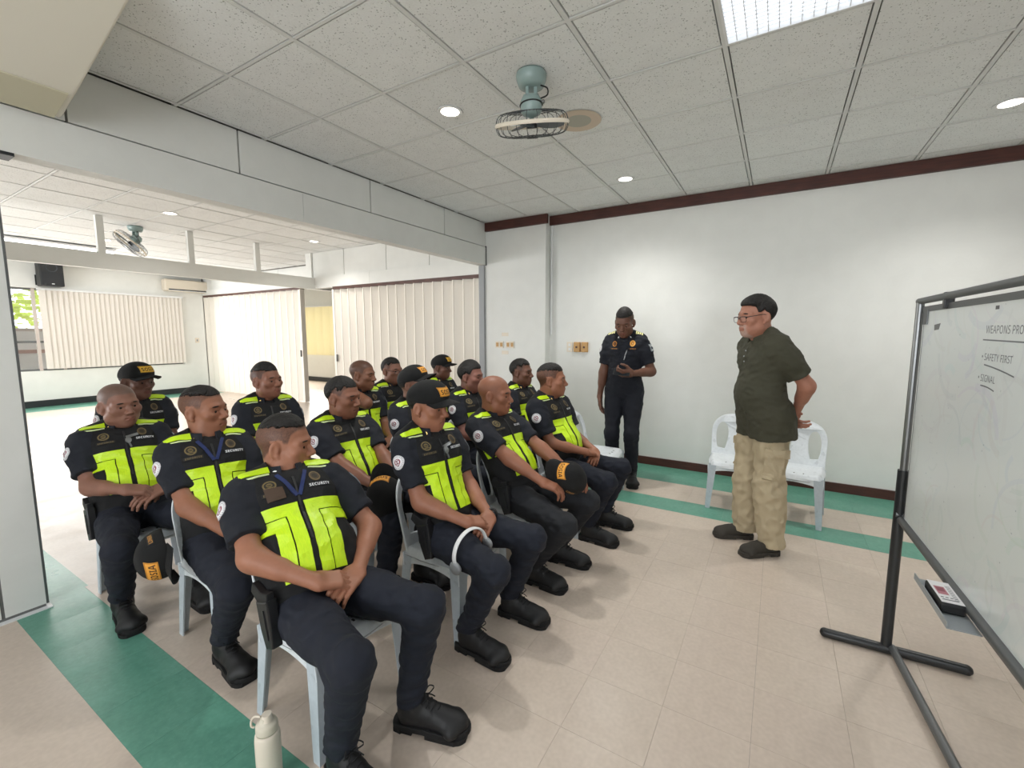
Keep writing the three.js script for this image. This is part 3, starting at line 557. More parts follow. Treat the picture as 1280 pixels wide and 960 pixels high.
// ---------------------------------------------------------------- boots, built once
const BOOT = {};
{
  const mk = (low) => {
    const f = new Field(), Y = V3(0, 1, 0), X = V3(1, 0, 0), Z = V3(0, 0, 1);
    f.add(capsule(V3(0, 0.05, -0.035), V3(0.004, 0.045, 0.09), 0.039, 0.044), 0.02);
    f.add(ell(V3(0.004, 0.046, 0.135), X, Y, Z, 0.049, 0.042, 0.068), 0.02);
    f.add(capsule(V3(0, 0.10, 0.0), V3(0.002, 0.062, 0.10), 0.036, 0.032), 0.03);
    f.add(capsule(V3(0, 0.09, -0.03), V3(0, low ? 0.10 : 0.20, -0.032), 0.046, 0.05), 0.03);
    f.add(capsule(V3(-0.042, 0.035, 0.145), V3(0.048, 0.035, 0.145), 0.02, 0.02), 0.03);
    f.cut((x, y, z) => 0.022 - y, 0.006);
    f.cut((x, y, z) => y - (low ? 0.095 : 0.165) - z * 0.1, 0.006);
    f.post = (x, y, z) => Math.sin(z * 90 + n3(x * 20, y * 20, z * 20) * 2) * 0.0012 * clamp((y - 0.05) * 20, 0, 1) * clamp((0.12 - z) * 20, 0, 1);
    return surface(f.fn, [-0.08, 0.01, -0.11], [0.08, 0.22, 0.23], 0.0065);
  };
  BOOT.upper = mk(false); BOOT.low = mk(true);
  const s = new THREE.Shape(); s.moveTo(-0.03, -0.085); s.bezierCurveTo(-0.05, -0.05, -0.036, 0.02, -0.05, 0.09); s.bezierCurveTo(-0.058, 0.15, -0.035, 0.205, 0.008, 0.207); s.bezierCurveTo(0.05, 0.205, 0.062, 0.15, 0.054, 0.09); s.bezierCurveTo(0.042, 0.02, 0.052, -0.05, 0.03, -0.085); s.bezierCurveTo(0.015, -0.095, -0.015, -0.095, -0.03, -0.085);
  const so = new THREE.ExtrudeGeometry(s, { depth: 0.016, bevelEnabled: true, bevelSize: 0.003, bevelThickness: 0.003, bevelSegments: 2, curveSegments: 10 }); so.rotateX(Math.PI / 2); so.translate(0, 0.033, 0);
  const cut = (z0, z1) => { const q = []; for (let i = 0; i <= 20; i++) { const z = lerp(z0, z1, i / 20), t = (z + 0.09) / 0.297, w = (t < 0.12 ? 0.034 + t * 0.08 : t < 0.85 ? 0.043 + 0.012 * Math.sin((t - 0.3) * 2.4) : 0.052 * Math.sqrt(Math.max(0, 1 - ((t - 0.85) / 0.15) ** 2))); q.push([w, z]); } const h = new THREE.Shape(); q.forEach(([w, z], i) => i ? h.lineTo(w + 0.003, z) : h.moveTo(w, z)); q.reverse().forEach(([w, z]) => h.lineTo(-w, z)); const e = new THREE.ExtrudeGeometry(h, { depth: 0.018, bevelEnabled: false }); e.rotateX(Math.PI / 2); e.translate(0, 0.0185, 0); return e; };
  BOOT.sole = mergeGeometries([so, cut(-0.086, -0.01), cut(0.045, 0.2)].map(norm));
  const l = [];
  for (let i = 0; i < 5; i++) { const t = i / 4, y = 0.145 - t * 0.045, z = 0.02 + t * 0.065; l.push(tube([[-0.026, y - 0.012, z - 0.006], [0, y + 0.006 - t * 0.0, z + 0.008], [0.026, y - 0.012, z - 0.006]], 0.0028, 8, 5)); }
  for (const q of [-1, 1]) l.push(tube([[0, 0.15, 0.03], [q * 0.02, 0.165, 0.04], [q * 0.035, 0.15, 0.055], [q * 0.012, 0.142, 0.045], [0, 0.148, 0.032]], 0.0025, 14, 5), tube([[0, 0.148, 0.033], [q * 0.015, 0.135, 0.05], [q * 0.03, 0.115, 0.06]], 0.0024, 8, 5));
  BOOT.laces = mergeGeometries(l.map(norm));
}
// peaked cap, built once: crown round the head, peak, button, front label
const CAP = {};
{
  const f = new Field(), X = V3(1, 0, 0), Y = V3(0, 1, 0), Z = V3(0, 0, 1);
  f.add(ell(V3(0, 0, -0.004), X, Y, Z, 0.089, 0.088, 0.108), 0.01);
  f.add(ell(V3(0, 0.03, 0.03), X, Y, Z, 0.075, 0.064, 0.08), 0.05);
  f.sub(ell(V3(0, -0.02, -0.004), X, Y, Z, 0.083, 0.085, 0.1), 0.004);
  f.cut((x, y, z) => -y - 0.012, 0.004);
  f.post = (x, y, z) => { const a = Math.atan2(x, z + 0.01); return Math.abs(Math.sin(a * 3)) < 0.05 ? 0.0008 : 0; };
  CAP.fn = f.fn; CAP.crown = surface(f.fn, [-0.11, -0.04, -0.13], [0.11, 0.12, 0.13], 0.0048);
  const P = [], I = [], U = [], n = 20, m = 6;
  for (const s of [0, 1]) for (let j = 0; j <= m; j++) for (let i = 0; i <= n; i++) {
    const a = lerp(-1.15, 1.15, i / n), t = j / m, r0x = 0.086, r0z = 0.098, ext = 0.086 * Math.pow(Math.cos(a * 0.98), 0.6);
    const x = Math.sin(a) * (r0x + t * 0.004), z = Math.cos(a) * r0z + t * (isNaN(ext) ? 0 : ext), y = -0.006 + 0.016 * Math.cos(a * 1.1) - t * 0.012 - (x * x) * 2.6 + 0.004 * (1 - s);
    P.push(x, y, z); U.push(i / n, t);
  }
  const W = n + 1, S = W * (m + 1);
  for (let s = 0; s < 2; s++) for (let j = 0; j < m; j++) for (let i = 0; i < n; i++) { const o = s * S + j * W + i; if (s) I.push(o, o + 1, o + W + 1, o, o + W + 1, o + W); else I.push(o, o + W + 1, o + 1, o, o + W, o + W + 1); }
  for (let i = 0; i < n; i++) { const o = m * W + i; I.push(o, o + S, o + S + 1, o, o + S + 1, o + 1); }
  const pk = new THREE.BufferGeometry(); pk.setAttribute('position', new THREE.Float32BufferAttribute(P, 3)); pk.setAttribute('uv', new THREE.Float32BufferAttribute(U, 2)); pk.setIndex(I); pk.computeVertexNormals(); CAP.peak = pk;
  CAP.label = applique(CAP.fn, V3(0, 0.05, 0), X, Y, V3(0, 0, 1), quadGrid([-0.05, 0.022], [0.05, 0.022], [0.05, -0.022], [-0.05, -0.022], 12, 4), 0.0015);
  CAP.side = applique(CAP.fn, V3(0, 0.035, 0), V3(0, 0, -1), Y, V3(1, 0, 0), quadGrid([-0.035, 0.011], [0.035, 0.011], [0.035, -0.011], [-0.035, -0.011], 8, 3), 0.0015);
  CAP.sideR = applique(CAP.fn, V3(0, 0.035, 0), V3(0, 0, 1), Y, V3(-1, 0, 0), quadGrid([-0.035, 0.011], [0.035, 0.011], [0.035, -0.011], [-0.035, -0.011], 8, 3), 0.0015);
  CAP.button = new THREE.SphereGeometry(0.007, 10, 8); CAP.button.scale(1, 0.6, 1); CAP.button.translate(0, 0.0905, 0.004);
}
function capParts(parent, front = 'capFront', sides = true) {
  mesh('crown', CAP.crown, M.capCloth, parent); mesh('peak', CAP.peak, M.capCloth, parent); mesh('button', CAP.button, M.capCloth, parent);
  mesh('front_label', CAP.label, printMat[front], parent); if (sides) { mesh('side_print', CAP.side, printMat.capSide, parent); mesh('side_print', CAP.sideR, printMat.capSide, parent); }
}
// ---------------------------------------------------------------- people
function skinColor(hex) { const c = C(hex); return [c.r, c.g, c.b]; }
const mixc = (a, b, t) => [lerp(a[0], b[0], t), lerp(a[1], b[1], t), lerp(a[2], b[2], t)];
const skinMat = phys({ vertexColors: true, roughness: 0.52, sheen: 0.15, sheenRoughness: 0.5, sheenColor: C('#ffd8c0') });
const holsterGeo = (() => {
  const body = new THREE.Shape(); body.moveTo(-0.03, 0.07); body.lineTo(0.035, 0.075); body.lineTo(0.032, 0.0); body.lineTo(0.02, -0.075); body.lineTo(-0.018, -0.08); body.lineTo(-0.03, -0.02); body.closePath();
  const b = new THREE.ExtrudeGeometry(body, { depth: 0.026, bevelEnabled: true, bevelSize: 0.006, bevelThickness: 0.006, bevelSegments: 2 }); b.translate(0, 0, -0.013);
  const grip = new THREE.Shape(); grip.moveTo(-0.025, 0.06); grip.lineTo(0.03, 0.075); grip.lineTo(0.038, 0.1); grip.lineTo(-0.005, 0.1); grip.lineTo(-0.05, 0.13); grip.lineTo(-0.068, 0.105); grip.closePath();
  const g = new THREE.ExtrudeGeometry(grip, { depth: 0.018, bevelEnabled: true, bevelSize: 0.004, bevelThickness: 0.004, bevelSegments: 2 }); g.translate(0, 0, -0.009);
  return { b, g, clip: rbox(0.05, 0.03, 0.012, 0.004, 0, 0.045, -0.022), rib: rbox(0.006, 0.1, 0.006, 0.002, 0.012, 0, 0.02) };
})();
function person(q) {
  const s = q.s || 0.97, res = q.res || 1, sit = q.sit !== false;
  const root = group('person', [q.pos[0], 0, q.pos[1]], rad(q.yaw));
  tag(root, q.label, 'person', q.group);
  const X = V3(1, 0, 0), Y = V3(0, 1, 0), Z = V3(0, 0, 1);
  // skeleton in the person's own axes: faces +Z, left hand on +X
  const P0 = V3(0, q.hipY ?? 0.49, 0);
  const tw = rad(q.twist || 0), roll = rad(q.roll || 0);
  const lean = (q.lean || [18, 12, 0]).map(rad);
  const fr = (l, t, ro = roll) => { const e = new THREE.Euler(-l, t, ro, 'YXZ'), k = new THREE.Quaternion().setFromEuler(e); return { X: X.clone().applyQuaternion(k), Y: Y.clone().applyQuaternion(k), Z: Z.clone().applyQuaternion(k) }; };
  const fp = fr(lean[0] * 0.8, 0, 0), fl = fr(lean[0], tw * 0.4), fc = fr(lean[1], tw), fn_ = fr(lean[2], tw, roll * 0.3);
  const on = (o, f, x, y, z) => o.clone().addScaledVector(f.X, x * s).addScaledVector(f.Y, y * s).addScaledVector(f.Z, z * s);
  const P1 = on(P0, fl, 0, 0.19, 0), P2 = on(P1, fc, 0, 0.16, 0), P3 = on(P2, fc, 0, 0.16, 0);       // waist, chest, root of the neck
  const w = q.wide || 1, SW = 0.164 * w;
  const SH = { R: on(P3, fc, -SW, -0.046, q.shF || 0.005), L: on(P3, fc, SW, -0.046, q.shF || 0.005) };
  const HP = { R: on(P0, fp, -0.085, 0, 0), L: on(P0, fp, 0.085, 0, 0) };
  const hq = q.head || {};
  const he = new THREE.Quaternion().setFromEuler(new THREE.Euler(rad(hq.pitch || 0), rad(hq.yaw || 0), rad(hq.roll || 0), 'YXZ'));
  const fh = { X: X.clone().applyQuaternion(he), Y: Y.clone().applyQuaternion(he), Z: Z.clone().applyQuaternion(he) };
  const neckTop = on(P3, fn_, 0, 0.075, 0.018 + (hq.fwd || 0)), HC = neckTop.clone().addScaledVector(fh.Y, 0.083 * s).addScaledVector(fh.Z, 0.022 * s);
  const hs = (hq.s || 1) * s * 1.08;
  const ul = 0.285 * s, fl_ = 0.25 * s, tl = 0.42 * s, sl = 0.40 * s;
  const AN = {}, KN = {}, EL = {}, WR = {};
  for (const k of ['R', 'L']) {
    const sg = k === 'R' ? -1 : 1, ft = q.feet[k];
    AN[k] = V3(ft[0], ft[3] ?? 0.105, ft[1]);
    KN[k] = ik(HP[k], AN[k], tl, sl, V3(sg * (q.kneeOut ?? 0.15) + (ft[4] || 0), 0.6, 1));
    const hd = q.hands[k];
    WR[k] = V3(...hd.p);
    EL[k] = hd.elbow ? V3(...hd.elbow) : ik(SH[k], WR[k], ul, fl_, V3(...(hd.pole || [sg * 0.5, -0.6, -0.8])));
  }
  if (q.debug) console.log(q.label, 'head', HC.toArray().map(v => v.toFixed(2)), 'sh', SH.R.toArray().map(v => v.toFixed(2)), 'kn', KN.R.toArray().map(v => v.toFixed(2)), KN.L.toArray().map(v => v.toFixed(2)), 'el', EL.R.toArray().map(v => v.toFixed(2)));
  const b = q.belly ?? 0.01;
  // ---- torso as a field (without arms)
  const torso = (g, low = true) => {
    const f = new Field();
    if (low) f.add(ell(on(P0, fp, 0, 0.03, 0.0), fp.X, fp.Y, fp.Z, (0.168 * w + g) * s, (0.12 + g) * s, (0.118 + g) * s), 0.04);
    f.add(ell(on(P1, fl, 0, -0.03, 0.012 + b * 0.9), fl.X, fl.Y, fl.Z, (0.150 * w + b * 0.7 + g) * s, (0.15 + g) * s, (0.108 + b * 0.9 + g) * s), 0.08);
    f.add(ell(on(P2, fc, 0, -0.005, 0.004), fc.X, fc.Y, fc.Z, (0.163 * w + g) * s, (0.175 + g) * s, (0.112 + b * 0.25 + g) * s), 0.07);
    f.add(ell(on(P2, fc, 0, 0.08, -0.008), fc.X, fc.Y, fc.Z, (0.168 * w + g) * s, (0.09 + g) * s, (0.095 + g) * s), 0.05);
    for (const sg of [-1, 1]) f.add(ell(on(P2, fc, sg * 0.075, 0.04, 0.062), fc.X, fc.Y, fc.Z, (0.07 + g) * s, (0.06 + g) * s, (0.045 + g) * s), 0.05);
    f.add(capsule(on(P3, fc, -SW * 0.86, -0.04, -0.002), on(P3, fc, SW * 0.86, -0.04, -0.002), (0.055 + g) * s), 0.05);
    for (const sg of [-1, 1]) f.add(capsule(on(P3, fc, sg * 0.03, 0.045, -0.01), on(P3, fc, sg * SW * 0.8, -0.01, -0.005), (0.042 + g) * s, (0.05 + g) * s), 0.04);
    return f;
  };
  const wr = (amp, fq, seed, fy = 1.6) => (x, y, z) => { const a = n3(x * fq + seed, y * fq * fy, z * fq), c = n3(x * fq * 2.3 + seed, y * fq * fy * 2.1 + 9, z * fq * 2.3); return -amp * (1 - Math.abs(a) * 2) * 0.6 - amp * 0.35 * c; };
  const seed = (q.seed || 1) * 5.37;
  // ---- clothing: trousers
  {
    const f = new Field(), fl0 = q.flare || 0;
    f.add(ell(on(P0, fp, 0, 0.02, -0.005), fp.X, fp.Y, fp.Z, 0.166 * w * s, 0.125 * s, 0.12 * s), 0.03);
    const legs = {};
    for (const k of ['R', 'L']) {
      const sg = k === 'R' ? -1 : 1, leg = new Field(), th = q.thigh || 1;
      leg.add(capsule(HP[k], KN[k], 0.087 * s * th, 0.066 * s * th), 0.02);
      leg.add(capsule(ex(HP[k], sg * 0.01, 0.0, 0.02), HP[k].clone().lerp(KN[k], 0.5), 0.09 * s * th, 0.082 * s * th), 0.03);
      leg.add(capsule(KN[k], AN[k], (0.063 + fl0 * 0.6) * s * th, (0.052 + fl0) * s * (sit ? 1 : 1.02)), 0.035);
      if (fl0) leg.add(capsule(HP[k].clone().lerp(KN[k], 0.45), KN[k].clone().lerp(AN[k], 0.7), 0.085 * s, 0.075 * s), 0.03);
      leg.add(capsule(KN[k].clone().lerp(AN[k], 0.15).add(V3(0, 0, -0.012)), KN[k].clone().lerp(AN[k], 0.5).add(V3(0, 0, -0.015)), (0.058 + fl0) * s * th, (0.05 + fl0) * s), 0.03);
      const cutY = q.cuff ?? 0.11; leg.cut((x, y, z) => cutY - y, 0.006);
      legs[k] = leg.fn;
    }
    f.add(legs.R, 0.03); f.add(legs.L, 0.012);
    const kneeFold = (x, y, z) => { let v = 0; for (const k of ['R', 'L']) { const K = KN[k], d = Math.hypot(x - K.x, y - K.y, z - K.z); v += Math.exp(-d * d / 0.018) * Math.sin((y - K.y) * 90 + (z - K.z) * 60 + seed) * 0.003; const a = AN[k], e = Math.hypot(x - a.x, (y - a.y - 0.05) * 0.8, z - a.z); v += Math.exp(-e * e / 0.012) * Math.sin((y - a.y) * 105 + Math.sin(x * 40) + seed) * 0.0038; } return v; };
    const W1 = wr(sit ? 0.0055 : q.flare ? 0.012 : 0.006, 9, seed, sit ? 1.6 : 0.7); f.post = (x, y, z, d) => Math.abs(d) < 0.05 ? W1(x, y, z) + kneeFold(x, y, z) * (q.fold || 1) : 0;
    const [lo, hi] = bounds([HP.R, HP.L, KN.R, KN.L, AN.R, AN.L, on(P0, fp, 0, 0.08, -0.05)], 0.12);
    lo[1] = 0.06; mesh('trousers', surface(f.fn, lo, hi, 0.0115 * res), q.trousers || M.navy, root); q._tr = f.fn;
  }
  // ---- clothing: shirt and, over it, the vest
  const sleeves = new Field(); const sleeveEnd = {};
  for (const k of ['R', 'L']) {
    const e = SH[k].clone().lerp(EL[k], q.sleeve || 0.74), dir = EL[k].clone().sub(SH[k]).normalize(), a = new Field();
    a.add(capsule(SH[k], e.clone().addScaledVector(dir, 0.08), 0.059 * s * w, 0.066 * s * w), 0.0);
    a.add(capsule(on(SH[k], fc, (k === 'R' ? 0.035 : -0.035), -0.005, 0), SH[k].clone().lerp(e, 0.4), 0.066 * s, 0.066 * s), 0.05);
    a.cut((x, y, z) => (x - e.x) * dir.x + (y - e.y) * dir.y + (z - e.z) * dir.z, 0.006);
    sleeveEnd[k] = e; sleeves.add(a.fn, 0.01);
  }
  const W2 = wr(0.006, 8, seed + 3);
  const hemLow = q.hem ?? (sit ? 0.0 : -0.12);
  const hemP = on(P0, fp, 0, hemLow, 0), hemCut = (x, y, z) => -((x - hemP.x) * fp.Y.x + (y - hemP.y) * fp.Y.y + (z - hemP.z) * fp.Y.z);
  const neckHole = capsule(on(P3, fc, 0, 0.0, -0.012), on(P3, fn_, 0, 0.13, 0.02), 0.062 * s, 0.066 * s);
  let outer;
  const box0 = bounds([HP.R, HP.L, P1, P3, SH.R, SH.L, sleeveEnd.R, sleeveEnd.L], 0.14 + b);
  if (q.vest !== false) {
    const sh = torso(-0.006, true); sh.add(sleeves.fn, 0.03); sh.sub(neckHole, 0.006); sh.cut(hemCut); sh.post = (x, y, z, d) => Math.abs(d) < 0.05 ? W2(x, y, z) * 0.8 : 0;
    mesh('shirt', surface(sh.fn, box0[0], box0[1], 0.0115 * res), q.shirt || M.navyShirt, root); q._sh = sh.fn;
    const v = torso(0.007); v.sub(neckHole, 0.006); v.cut(hemCut);
    for (const sg of [-1, 1]) { const a = on(P3, fc, sg * (SW + 0.028), -0.12, 0); v.cut((x, y, z) => ((x - a.x) * fc.X.x + (y - a.y) * fc.X.y + (z - a.z) * fc.X.z) * sg - 0.004, 0.02); }
    v.post = (x, y, z, d) => Math.abs(d) < 0.05 ? W2(x, y, z) * 0.7 : 0;
    outer = v.fn; mesh('vest', surface(v.fn, box0[0], box0[1], 0.0115 * res), M.black, root);
  } else {
    const sh = torso(0.006); const under = torso(0.012);
    if (!sit) for (const k of ['R', 'L']) sh.add(capsule(on(P0, fp, (k === 'R' ? -1 : 1) * 0.075, 0, 0.0), on(P0, fp, (k === 'R' ? -1 : 1) * 0.08, -0.16, 0.0), (q.hipsR || 0.108) * s * w, (q.hipsR || 0.106) * s * w), 0.05);
    sh.add(sleeves.fn, 0.03); sh.sub(neckHole, 0.006); sh.cut(hemCut); sh.post = (x, y, z, d) => Math.abs(d) < 0.05 ? W2(x, y, z) : 0;
    outer = sh.fn; q._sh = sh.fn; box0[0][1] -= 0.12; mesh('shirt', surface(sh.fn, box0[0], box0[1], 0.011 * res), q.shirt || M.navyDark, root);
  }
  // collar: a stand with two points, open in front
  {
    const n = 28, m = 5, P = [], I = [], top = on(P3, fn_, 0, 0.058, 0.004), bot = on(P3, fc, 0, 0.0, -0.004);
    for (let l = 0; l < 2; l++) for (let j = 0; j <= m; j++) for (let i = 0; i <= n; i++) {
      const a = lerp(-2.72, 2.72, i / n), t = j / m, fz = Math.pow(Math.abs(a) / 2.72, 6), front = -Math.cos(a);                     // a = 0 at the nape
      const fall = l ? 1 : 0, r = (0.066 + fall * (0.007 + 0.016 * t)) * s, c = top.clone().lerp(bot, t * (0.85 + 0.55 * fz));
      const x = Math.sin(a) * r * 1.0, z = -Math.cos(a) * r * 1.12 - 0.002;
      const p = c.addScaledVector(fc.X, x).addScaledVector(fc.Z, z + fz * t * 0.022 * s).addScaledVector(fc.Y, -Math.max(0, front) * 0.036 * s); P.push(p.x, p.y, p.z);
    }
    const W = n + 1, S = W * (m + 1); for (let l = 0; l < 2; l++) for (let j = 0; j < m; j++) for (let i = 0; i < n; i++) { const o = l * S + j * W + i; if (l) I.push(o, o + W, o + W + 1, o, o + W + 1, o + 1); else I.push(o, o + W + 1, o + W, o, o + 1, o + W + 1); }
    for (let i = 0; i < n; i++) { I.push(i, i + 1 + S, i + 1, i, i + S, i + 1 + S); const o = m * W + i; I.push(o, o + 1, o + 1 + S, o, o + 1 + S, o + S); }
    for (let j = 0; j < m; j++) for (const i of [0, n]) { const o = j * W + i; I.push(o, o + W, o + W + S, o, o + W + S, o + S); }
    const g = new THREE.BufferGeometry(); g.setAttribute('position', new THREE.Float32BufferAttribute(P, 3)); g.setAttribute('uv', new THREE.Float32BufferAttribute(new Float32Array(P.length / 3 * 2), 2)); g.setIndex(I); g.computeVertexNormals();
    const col = mesh('collar', g, q.shirt || M.navyShirt, root);
    if (q.vest !== false || q.officer) for (const sg of q.officer ? [-1, 1] : [-1]) { const d = new THREE.CylinderGeometry(0.011, 0.011, 0.004, 14); d.rotateX(Math.PI / 2); const pin = mesh('collar_pin', d, q.pinMat || M.gold, col); const c = on(P3, fc, sg * 0.052, 0.0, 0.072); pin.position.copy(c); pin.lookAt(c.clone().addScaledVector(fc.Z, 1).addScaledVector(fc.X, sg * 0.5).addScaledVector(fc.Y, 0.3)); }
  }
  // ---- bands, badges and prints
  const lay = (name, grid, mat, lift, o = P2, x = fc.X, y = fc.Y, n = fc.Z, fn = outer) => mesh(name, applique(fn, o, x, y, n, grid, lift), mat, root);
  if (q.vest !== false) {
    const bot = q.bandBottom ?? -0.25;
    for (const sg of [-1, 1]) {
      const L = (pts) => pts.map(([u, v]) => [sg * u * s, v * s]);
      // two nested bands on each side: across from the armhole, then down beside the zip; laid on from a little to the side so that they wrap round the ribs
      const top = 0.004, hgt = 0.048, gp = 0.0045, th = rad(27) * sg;
      const NX = fc.X.clone().multiplyScalar(Math.cos(th)).addScaledVector(fc.Z, -Math.sin(th)), NZ = fc.Z.clone().multiplyScalar(Math.cos(th)).addScaledVector(fc.X, Math.sin(th));
      const mid = {}, front = v => { const k = Math.round(v * 50); if (mid[k] === undefined) { let z = 0.3; for (let i = 0; i < 60; i++) { const p = P2.clone().addScaledVector(fc.Y, k / 50 * s).addScaledVector(fc.Z, z), d = outer(p.x, p.y, p.z); if (d < 0.0006 || z < 0.02) break; z -= Math.min(0.04, d * 0.8); } mid[k] = Math.max(0.06, z); } return mid[k]; };
      const ahead = v => { const f = v * 50, a = Math.floor(f); return lerp(front(a / 50), front((a + 1) / 50), f - a); };
      const K = g => g.map(r => r.map(([u, v]) => [sg * (u * s - ahead(v) * Math.sin(Math.abs(th))), v * s]));
      const strip = (y0, y1, xo, xi) => {
        const A = K(quadGrid([0.215, y0], [xi, y0], [xo, y1], [0.215, y1], 12, 4)), B_ = K(quadGrid([xo, y1], [xi, y0], [xi, bot], [xo, bot], 4, 16));
        mesh('reflective_band', mergeGeometries([norm(applique(outer, P2, NX, fc.Y, NZ, A, 0.003)), norm(applique(outer, P2, NX, fc.Y, NZ, B_, 0.003))]), M.viz, root);
      };
      strip(top, top - hgt, 0.054, 0.009); strip(top - hgt - gp, top - 2 * hgt - gp, 0.108, 0.059);
      lay('shoulder_piping', quadGrid(...L([[0.075, 0.042], [0.178, 0.03], [0.178, 0.024], [0.075, 0.036]]), 10, 2), M.vizPale, 0.003, on(P3, fc, 0, -0.02, 0.03), fc.X, fc.Z, fc.Y.clone().addScaledVector(fc.Z, 0.45).normalize());
      lay('shoulder_strip', quadGrid(...L([[0.07, 0.03], [0.178, 0.016], [0.178, -0.018], [0.07, -0.004]]), 10, 4), M.viz, 0.003, on(P3, fc, 0, -0.02, 0.03), fc.X, fc.Z, fc.Y.clone().addScaledVector(fc.Z, 0.45).normalize());
    }
    if (res < 1.4) {
      lay('zip', bandGrid([[0, 0.12 * s], [0, -0.16 * s]], 0.008, 14), M.blackPlastic, 0.002);
    }
    lay('chest_emblem', discGrid(-0.09 * s, 0.098 * s, 0.026 * s, 0.026 * s, 5, 20), printMat.emblem, 0.0022);
    lay('name_strip', quadGrid([-0.125 * s, 0.066 * s], [-0.045 * s, 0.066 * s], [-0.045 * s, 0.05 * s], [-0.125 * s, 0.05 * s], 8, 2), printMat.name, 0.0022);
    lay('chest_badge', discGrid(0.082 * s, 0.105 * s, 0.023 * s, 0.027 * s, 5, 20), printMat.badge, 0.0026);
    lay('security_print', quadGrid([0.045 * s, 0.072 * s], [0.135 * s, 0.072 * s], [0.135 * s, 0.053 * s], [0.045 * s, 0.053 * s], 10, 3), printMat.security, 0.0022);
  }
  for (const k of q.patch === false ? [] : ['R', 'L']) {
    const dir = EL[k].clone().sub(SH[k]).normalize(), out = (k === 'R' ? fc.X.clone().negate() : fc.X.clone()).addScaledVector(fc.Z, 0.35); out.addScaledVector(dir, -out.dot(dir)).normalize();
    const up = dir.clone().negate(), right = up.clone().cross(out).normalize(), c = SH[k].clone().lerp(EL[k], 0.25);
    if (k === 'R') lay('sleeve_patch', discGrid(0, 0, 0.036 * s, 0.036 * s, 6, 26), printMat.sleeve, 0.0022, c, right, up, out, q._sh);
    else lay('sleeve_patch', quadGrid([-0.028 * s, 0.036 * s], [0.028 * s, 0.036 * s], [0.028 * s, -0.036 * s], [-0.028 * s, -0.036 * s], 6, 6), printMat.sleeveGrey, 0.0022, c, right, up, out, q._sh);
  }
  if (q.officer) {
    lay('chest_badge', discGrid(0.08 * s, 0.105 * s, 0.025 * s, 0.03 * s, 5, 20), printMat.goldBadge, 0.003);
    lay('chest_emblem', discGrid(-0.085 * s, 0.1 * s, 0.022 * s, 0.028 * s, 5, 20), printMat.goldEmblem, 0.003);
    for (const sg of [-1, 1]) lay('name_strip', quadGrid([(sg * 0.085 - 0.042) * s, 0.062 * s], [(sg * 0.085 + 0.042) * s, 0.062 * s], [(sg * 0.085 + 0.042) * s, 0.047 * s], [(sg * 0.085 - 0.042) * s, 0.047 * s], 8, 2), printMat.nameGold, 0.003);
    for (const sg of [-1, 1]) lay('shoulder_board', quadGrid([sg * 0.095 * s, 0.022 * s], [sg * 0.165 * s, 0.022 * s], [sg * 0.165 * s, -0.022 * s], [sg * 0.095 * s, -0.022 * s], 6, 4), printMat.bars, 0.004, on(P3, fc, 0, -0.02, 0.012), fc.X, fc.Z, fc.Y.clone().addScaledVector(fc.Z, 0.3).normalize());
    for (const sg of [-1, 1]) lay('chest_pocket', quadGrid([(sg * 0.085 - 0.05) * s, 0.038 * s], [(sg * 0.085 + 0.05) * s, 0.038 * s], [(sg * 0.085 + 0.048) * s, -0.07 * s], [(sg * 0.085 - 0.048) * s, -0.07 * s], 8, 8), M.navyDark, 0.0025);
    lay('chain', bandGrid([[0.035 * s, 0.045 * s], [0.02 * s, 0.0], [0.008 * s, -0.05 * s]], 0.008, 6), M.steel, 0.004);
  }
  if (q.cargo) for (const sg of [-1, 1]) {
    const k = sg < 0 ? 'R' : 'L', c = HP[k].clone().lerp(KN[k], 0.62), up = HP[k].clone().sub(KN[k]).normalize(), out = V3(sg, 0, 0.12); out.addScaledVector(up, -out.dot(up)).normalize(); const rt = up.clone().cross(out).normalize();
    lay('cargo_pocket', quadGrid([-0.07, 0.07], [0.07, 0.07], [0.07, -0.11], [-0.07, -0.11], 10, 10), q.trousers, 0.012, c, rt, up, out, q._tr);
    lay('pocket_flap', quadGrid([-0.076, 0.085], [0.076, 0.085], [0.076, 0.03], [-0.076, 0.03], 10, 4), q.trousers, 0.021, c, rt, up, out, q._tr);
  }
  if (q.polo) {
    lay('placket', bandGrid([[0, 0.13 * s], [0, 0.01]], 0.03, 8), q.shirt, 0.002);
    for (let i = 0; i < 3; i++) lay('button', discGrid(0, 0.1 * s - i * 0.035, 0.005, 0.005, 2, 10), M.greyPlastic, 0.004);
  }
  if (q.lanyard) for (const [a, c] of [[-0.055, -0.005], [0.055, 0.005]]) lay('lanyard', bandGrid([[a * s, 0.145 * s], [lerp(a, c, 0.5) * s, 0.09 * s], [c * s, 0.03 * s]], 0.014, 6), M.blueStrap, 0.005);
  if (q.card) { lay('identity_card', quadGrid([-0.115 * s, 0.085 * s], [-0.05 * s, 0.08 * s], [-0.045 * s, 0.03 * s], [-0.11 * s, 0.025 * s], 6, 4), M.brownCard, 0.006); }
  if (q.keys) { lay('clip', bandGrid([[0.005 * s, 0.075 * s], [0.06 * s, 0.088 * s]], 0.014, 5), M.steel, 0.006); lay('keys', discGrid(0.012 * s, 0.055 * s, 0.014, 0.018, 3, 12), M.steel, 0.007); lay('key_strap', bandGrid([[0.012 * s, 0.045 * s], [0.02 * s, 0.01 * s]], 0.008, 4), M.steelDull, 0.006); }
